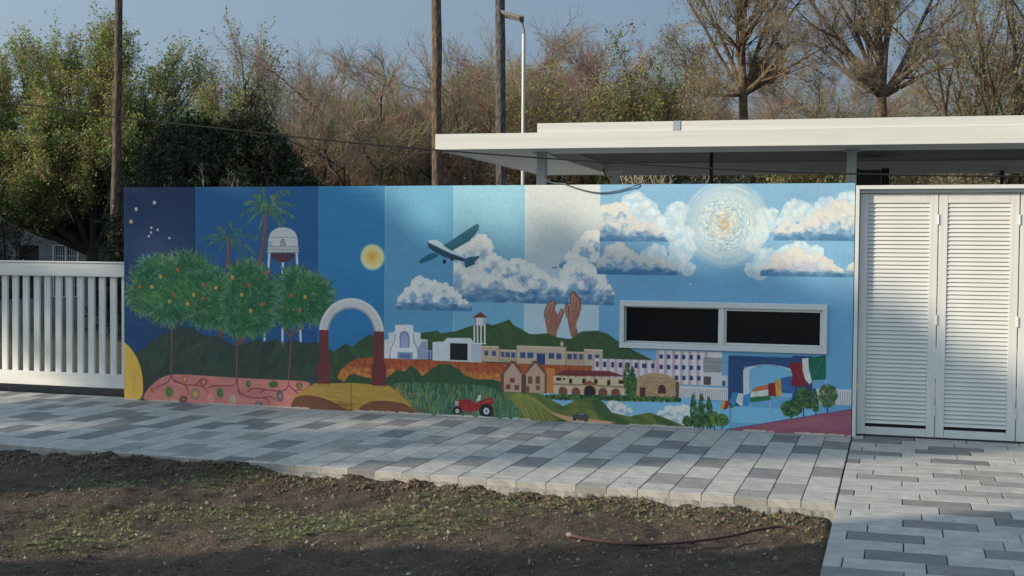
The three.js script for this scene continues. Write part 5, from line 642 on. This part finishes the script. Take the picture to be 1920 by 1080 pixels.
// --- two large spring trees and the sprawling tree at the right
const bigCfg = () => [{ n: 8, wander: .2, up: .02, kids: 7, angle: .6, ratio: .55, from: .2, sides: 8, end: .26, thin: .5 }, { n: 6, wander: .38, up: .04, kids: 5, angle: .65, ratio: .55, from: .15, sides: 5, end: .3, thin: .55 }, { n: 4, wander: .4, up: .05, kids: 3, angle: .65, ratio: .55, sides: 4, end: .4, thin: .6 }, { n: 3, wander: .35, up: .05, sides: 3, sprays: 2, spraySize: .45, lift: .2 }];
leafTree('forked_spring_tree', 'large tree with two forked limbs and first yellowish leaves', 1390, 34, { seed: 61, trunkR: .13, trunkTo: [1388, 175, 34], stems: [[1374, -20, 34, 0.120], [1398, -50, 34.3, 0.104], [1490, 95, 33.6, 0.096], [1300, -70, 34, 0.072], [1265, 110, 34.5, 0.064], [1460, -100, 34.5, 0.072], [1345, -140, 33.5, 0.072], [1530, -50, 35, 0.064], [1235, -35, 34.6, 0.056], [1570, 90, 34.8, 0.056], [1300, 165, 33.2, 0.056], [1410, -170, 34.6, 0.072], [1440, 150, 34.8, 0.056]], cfg: bigCfg(), col: [.22, .2, .06], col2: [.32, .27, .1], size: .075, nl: 14, barkC: [.24, .18, .12], twigC: [.27, .21, .15], spraySet: bareSpray });
leafTree('wide_spring_tree', 'wide tree with long bare limbs spreading over the middle of the canopy', 1645, 32, { seed: 67, trunkR: .14, trunkTo: [1647, 178, 32], stems: [[1470, -20, 32, 0.104], [1500, 95, 32.2, 0.085], [1800, 105, 32.1, 0.075], [1835, -30, 32.4, 0.056], [1515, -130, 32.3, 0.072], [1600, 150, 31.5, 0.096], [1622, -60, 32.3, 0.112], [1655, -30, 32, 0.120], [1735, 85, 31.6, 0.112], [1560, -70, 32.4, 0.072], [1690, -110, 32.6, 0.088], [1630, -150, 32, 0.080], [1780, -70, 32.5, 0.080]], cfg: bigCfg(), col: [.18, .16, .06], col2: [.26, .22, .1], size: .06, nl: 5, barkC: [.24, .185, .14], twigC: [.27, .22, .165], spraySet: bareSpray });
leafTree('sprawling_tree', 'dense sprawling tree leaning in from the right edge', 1915, 28, { seed: 71, trunkR: .2, stems: [[1790, 30, 28, .1], [1830, -10, 28.3, .1], [1760, 110, 27.6, .09], [1740, 170, 28, .08], [1870, 0, 28.4, .1], [1820, 90, 27.3, .09], [1930, -20, 28, .11], [1960, 60, 28, .1], [1860, 120, 28.8, .09], [1790, 190, 27.8, .07], [1720, 60, 28.6, .08], [1900, 70, 27.2, .09], [1990, 130, 28, .09]], cfg: [{ n: 7, wander: .18, up: .03, kids: 7, angle: .5, ratio: .42, from: .25, sides: 6, end: .28 }, { n: 4, wander: .35, up: .05, kids: 2, angle: .6, ratio: .5, sides: 4, sprays: 3, spraySize: .8, lift: .3 }, { n: 3, wander: .3, sides: 3, sprays: 3, spraySize: .8, lift: .3 }], col: [.15, .16, .045], col2: [.24, .22, .08], size: .055, nl: 18, barkC: [.15, .115, .085], twigC: [.2, .155, .11] });
// --- dark bushes in front of the house
// --- dark evergreen mound
{
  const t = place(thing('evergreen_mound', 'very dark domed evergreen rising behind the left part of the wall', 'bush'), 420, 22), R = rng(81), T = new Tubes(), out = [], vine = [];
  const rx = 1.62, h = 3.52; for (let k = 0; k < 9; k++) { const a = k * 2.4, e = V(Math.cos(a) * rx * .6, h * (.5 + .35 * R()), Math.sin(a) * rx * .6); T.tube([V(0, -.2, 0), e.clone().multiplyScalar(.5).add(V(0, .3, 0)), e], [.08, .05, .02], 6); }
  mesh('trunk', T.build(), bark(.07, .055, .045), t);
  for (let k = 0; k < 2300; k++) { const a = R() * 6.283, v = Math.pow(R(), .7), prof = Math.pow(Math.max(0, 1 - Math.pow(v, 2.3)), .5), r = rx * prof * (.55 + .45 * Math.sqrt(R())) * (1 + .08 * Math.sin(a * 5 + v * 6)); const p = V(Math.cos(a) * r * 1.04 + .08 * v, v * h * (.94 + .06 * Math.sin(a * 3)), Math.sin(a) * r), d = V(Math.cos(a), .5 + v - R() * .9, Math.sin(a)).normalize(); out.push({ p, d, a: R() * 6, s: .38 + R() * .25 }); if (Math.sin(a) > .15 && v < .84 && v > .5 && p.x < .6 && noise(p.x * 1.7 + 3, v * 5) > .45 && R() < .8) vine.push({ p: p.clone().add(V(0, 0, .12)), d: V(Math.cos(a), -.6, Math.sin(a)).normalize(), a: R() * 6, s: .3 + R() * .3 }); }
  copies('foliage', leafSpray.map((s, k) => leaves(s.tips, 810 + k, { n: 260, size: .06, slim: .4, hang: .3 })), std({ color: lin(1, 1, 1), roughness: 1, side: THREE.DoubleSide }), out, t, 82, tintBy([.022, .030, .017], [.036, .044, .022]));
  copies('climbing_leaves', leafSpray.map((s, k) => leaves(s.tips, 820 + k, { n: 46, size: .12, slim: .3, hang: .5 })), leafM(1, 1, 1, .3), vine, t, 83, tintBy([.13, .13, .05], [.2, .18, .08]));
  const S = new Tubes(), stems = []; for (let k = 0; k < 16; k++) { const x = .25 + R() * 1.1, z = rx * .92 + R() * .25; limbs(S, R, V(x, 0, z), V((R() - .5) * .35, 1, (R() - .5) * .1).normalize(), 2 + R() * 1.0, .012, 0, [{ n: 6, wander: .2, up: .05, sides: 4, end: .4, sprays: 3, spraySize: .45, lift: .5 }], stems); }
  mesh('bare_stems', S.build(), twigM(.22, .2, .17), t); copies('twigs', bareSpray.map((s) => s.g), twigM(.2, .18, .15), stems, t, 84);
}
// --- hedge and shrubs seen under the canopy roof
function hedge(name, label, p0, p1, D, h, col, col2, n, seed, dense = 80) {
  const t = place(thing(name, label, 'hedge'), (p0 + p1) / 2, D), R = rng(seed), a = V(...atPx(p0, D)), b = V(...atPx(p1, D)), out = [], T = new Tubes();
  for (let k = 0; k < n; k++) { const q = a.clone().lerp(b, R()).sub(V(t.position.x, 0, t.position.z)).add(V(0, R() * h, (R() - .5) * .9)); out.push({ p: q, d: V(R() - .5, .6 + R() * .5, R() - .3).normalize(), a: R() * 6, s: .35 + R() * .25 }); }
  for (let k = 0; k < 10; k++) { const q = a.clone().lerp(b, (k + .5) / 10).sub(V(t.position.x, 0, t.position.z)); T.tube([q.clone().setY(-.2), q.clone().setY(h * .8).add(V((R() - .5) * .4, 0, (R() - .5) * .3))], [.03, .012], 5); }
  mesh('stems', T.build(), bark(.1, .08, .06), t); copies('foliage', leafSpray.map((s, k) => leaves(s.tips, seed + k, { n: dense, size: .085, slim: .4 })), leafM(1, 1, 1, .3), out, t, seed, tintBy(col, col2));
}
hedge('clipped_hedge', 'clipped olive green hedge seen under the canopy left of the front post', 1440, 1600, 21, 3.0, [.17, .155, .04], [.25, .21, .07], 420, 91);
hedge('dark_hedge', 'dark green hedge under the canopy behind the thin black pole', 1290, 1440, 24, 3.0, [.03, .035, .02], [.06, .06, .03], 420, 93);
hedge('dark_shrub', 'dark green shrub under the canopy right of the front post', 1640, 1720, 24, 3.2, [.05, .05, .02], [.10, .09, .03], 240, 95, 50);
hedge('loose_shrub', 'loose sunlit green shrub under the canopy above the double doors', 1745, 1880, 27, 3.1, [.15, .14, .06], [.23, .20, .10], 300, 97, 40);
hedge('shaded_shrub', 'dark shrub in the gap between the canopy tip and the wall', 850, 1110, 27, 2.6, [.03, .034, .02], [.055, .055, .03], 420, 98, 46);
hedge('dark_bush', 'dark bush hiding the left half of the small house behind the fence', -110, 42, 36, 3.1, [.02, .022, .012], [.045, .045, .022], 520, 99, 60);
{ // pale bare twigs under the canopy
  const t = place(thing('twiggy_shrub', 'pale twiggy shrub seen under the canopy beside the back post', 'bush'), 1240, 20), R = rng(101), T = new Tubes(), out = []; for (let k = 0; k < 14; k++) limbs(T, R, V((R() - .5) * .9, -.1, (R() - .5) * .5), V((R() - .5) * .5, 1, (R() - .5) * .5).normalize(), 2.6 + R() * .7, .014, 0, [{ n: 5, wander: .25, sides: 4, sprays: 6, spraySize: .6, lift: .4 }], out);
  mesh('stems', T.build(), twigM(.36, .31, .24), t); copies('twigs', bareSpray.map((s) => s.g), twigM(.36, .31, .24), out, t, 5);
}
{ // far woods closing the view
  const R = rng(111), out = [], ev = []; for (let k = 0; k < 7600; k++) { const px = 380 + R() * 1650, D = 52 + R() * 14, b = atPx(px, D), top = 5.4 + 2.8 * fbm(px / 90, 3, 3) + (px < 620 ? -1.2 : 0); out.push({ p: V(b[0], -1 + Math.pow(R(), .9) * top, b[2]), d: V((R() - .5) * .9, 1, (R() - .5) * .9).normalize(), a: R() * 6, s: 1.1 + R() * .9 }); }
  for (let k = 0; k < 1500; k++) { const px = -250 + R() * 2300, D = 56 + R() * 14, b = atPx(px, D); ev.push({ p: V(b[0], -1 + R() * (px < 420 ? 4.5 : 2.6), b[2]), d: V((R() - .5) * .9, 1, (R() - .5) * .9).normalize(), a: R() * 6, s: 1.1 + R() * .8 }); }
  const t = thing('distant_wood', 'far brown wood closing the view between the nearer trees', 'wood'); t.userData.kind = 'stuff';
  copies('twigs', bareSpray.map((s) => s.g), twigM(.2, .155, .125), out, t, 7); copies('undergrowth', leafSpray.map((s, k) => leaves(s.tips, 120 + k, { n: 70, size: .16, slim: .45 })), leafM(1, 1, 1, .2), ev, t, 8, tintBy([.03, .034, .018], [.06, .06, .03]));
}
// ---------------------------------------------------------------- behind the camera: what throws the long shadows
const sunL = V(-sunDir.x, 0, -sunDir.z).normalize(), sunP = V(-sunL.z, 0, sunL.x), tanE = Math.tan(SUN_EL);
const onRay = (u, v, D) => { const q = sunP.clone().multiplyScalar(u).addScaledVector(sunL, -D); return [q.x, v + D * tanE, q.z]; };   // u across the light, v height at the wall's corner, D distance towards the sun
function shadeTree(name, label, u, D, blobs, seed, n, dense) {
  const c = onRay(u, 0, D), t = thing(name, label, 'tree', [c[0], -.1, c[2]]), R = rng(seed), T = new Tubes(), out = [];
  for (const [bu, bv, ru, rv, w] of blobs) {
    const m = V(...onRay(bu, bv, D)).sub(t.position); T.tube([V(0, 0, 0), V(m.x * .15, m.y * .55, m.z * .15), V(m.x * .7, m.y * .9, m.z * .7), m], [.2, .14, .07, .03], 8);
    for (let k = 0; k < n * w * 2.4; k++) { const a = R() * 6.283, b = Math.acos(2 * R() - 1), r = Math.cbrt(R()), q = m.clone().addScaledVector(sunP, Math.sin(b) * Math.cos(a) * r * ru).addScaledVector(sunL, Math.sin(b) * Math.sin(a) * r * 1.2); q.y += Math.cos(b) * r * rv - Math.sin(b) * Math.sin(a) * r * 1.2 * tanE; out.push({ p: q, d: V(R() - .5, R() - .2, R() - .5).normalize(), a: R() * 6, s: .16 + R() * .16 }); }
  }
  mesh('trunk', T.build(), bark(.1, .08, .06), t); copies('foliage', leafSpray.map((s, k) => leaves(s.tips, seed + k, { n: dense, size: .24, slim: .42 })), leafM(1, 1, 1, .25), out, t, seed, tintBy([.05, .06, .02], [.08, .09, .03])); return t;
}
shadeTree('shade_tree', 'spreading leafy tree beyond the street that shades the middle of the wall', -.6, 30, [[.5, .3, .42, .42, .8], [.15, .45, .5, .62, 1.2], [-.4, .35, .6, .66, 1.4], [-1.1, .2, .7, .66, 1.6], [-1.75, -.05, .75, .66, .7], [-1.4, -.6, .8, .45, .9], [-.3, -.45, .7, .42, .9], [.55, -.3, .4, .3, .6], [.2, -1.0, .5, .22, .3]], 201, 110, 60);
shadeTree('shade_tree', 'tall leafy tree beyond the street that shades the left end of the wall', -3.6, 33, [[-2.5, -.3, .7, .55, .42], [-3.2, -.8, .7, .6, .42], [-3.9, -1.25, .7, .6, .42], [-4.7, -1.7, .8, .6, .6], [-2.75, .42, .3, .08, .16], [-3.35, .0, .35, .07, .16], [-4.2, -.35, .35, .08, .16], [-2.8, -1.25, .8, .45, .5], [-3.7, -1.9, .8, .45, .45], [-2.1, -1.0, .7, .3, .4], [-3.0, .35, .3, .12, .25], [-3.7, -.1, .3, .1, .2]], 203, 90, 60);
shadeTree('shade_tree', 'low leafy tree beyond the street that shades the left paving', -2.0, 36, [[-2.4, -2.1, .8, .3, .35], [-1.4, -2.15, .8, .3, .4], [-3.4, -2.4, .9, .45, .8], [-.6, -2.25, .55, .32, .5], [-1.2, -2.8, .9, .4, .8], [-.9, -1.55, .4, .12, .25]], 207, 90, 50);
shadeTree('shadow_shrub', 'dense shrub added out of view to carry on the shadow of the gabled house', 2.9, 17, [[2.75, -2.4, .32, .55, 1.2], [2.7, -3.1, .45, .6, 1.2], [3.1, -2.0, .4, .8, 1.2]], 209, 160, 70);  // shrub added behind the camera to extend the foreground shadow
shadeTree('added_shade_tree', 'dense tree added out of view that keeps the evergreen mound in shade', -13.3, 31, [[-13.4, .6, 1.5, 1.6, 3], [-12.6, -.6, 1.3, 1.4, 2], [-14.3, -.6, 1.3, 1.4, 2]], 231, 150, 80);  // tree added outside the frame to darken the mound
{ // row of unseen dense trees added far left that keeps the house and the foot of the leafy tree dark
  for (let k = 0; k < 7; k++) shadeTree('added_shade_tree', 'dense tree added out of view to shade the left background, number ' + ['one', 'two', 'three', 'four', 'five', 'six', 'seven'][k] + ' from the street', -17 - k * 4, 30, [[-17 - k * 4, (k > 3 ? -1.7 : -2.0), 2.2, 1.9, 3.2], [-19 - k * 4, -2.2, 2.2, 1.9, 2.6], [-16 - k * 4, -3.0, 2.2, 1.9, 2.4]], 220 + k, 130, 80);
}
{ // house across the street whose gable end shades the foreground
  const D = 17, c = onRay(7.42, 0, D), t = thing('gabled_house', 'pale gabled house across the street behind the camera', 'house', [c[0], -.1, c[2]], Math.atan2(-sunP.z, sunP.x)), w = 4.5, eave = -1.0 + D * tanE + .1;
  const s = new THREE.Shape([[-w, 0], [w, 0], [w, eave], [.4, eave + 2.9], [-w, eave]].map((p) => new THREE.Vector2(...p)));
  const s2 = new THREE.Shape([[-w, 0], [w, 0], [w, eave], [-w + .9, eave + 1.9], [-w, eave]].map((p) => new THREE.Vector2(...p)));
  mesh('wall', new THREE.ExtrudeGeometry(s2, { depth: 6, bevelEnabled: false }).translate(0, 0, -2), std({ color: lin(.55, .53, .5), roughness: .9 }), t);
  const pts = [[-w - .05, eave], [-w + .75, eave + 1.95], [-w + .95, eave + 2.0], [w + .3, eave + .05], [w + .3, eave + .2], [-w + .9, eave + 2.16], [-w + .6, eave + 2.02], [-w - .05, eave + .12]];
  mesh('roof', new THREE.ExtrudeGeometry(new THREE.Shape(pts.map((p) => new THREE.Vector2(...p))), { depth: 6.6, bevelEnabled: false }).translate(0, 0, -2.3), std({ color: lin(.12, .1, .09), roughness: .95 }), t);
}


renderer.render(scene, camera);
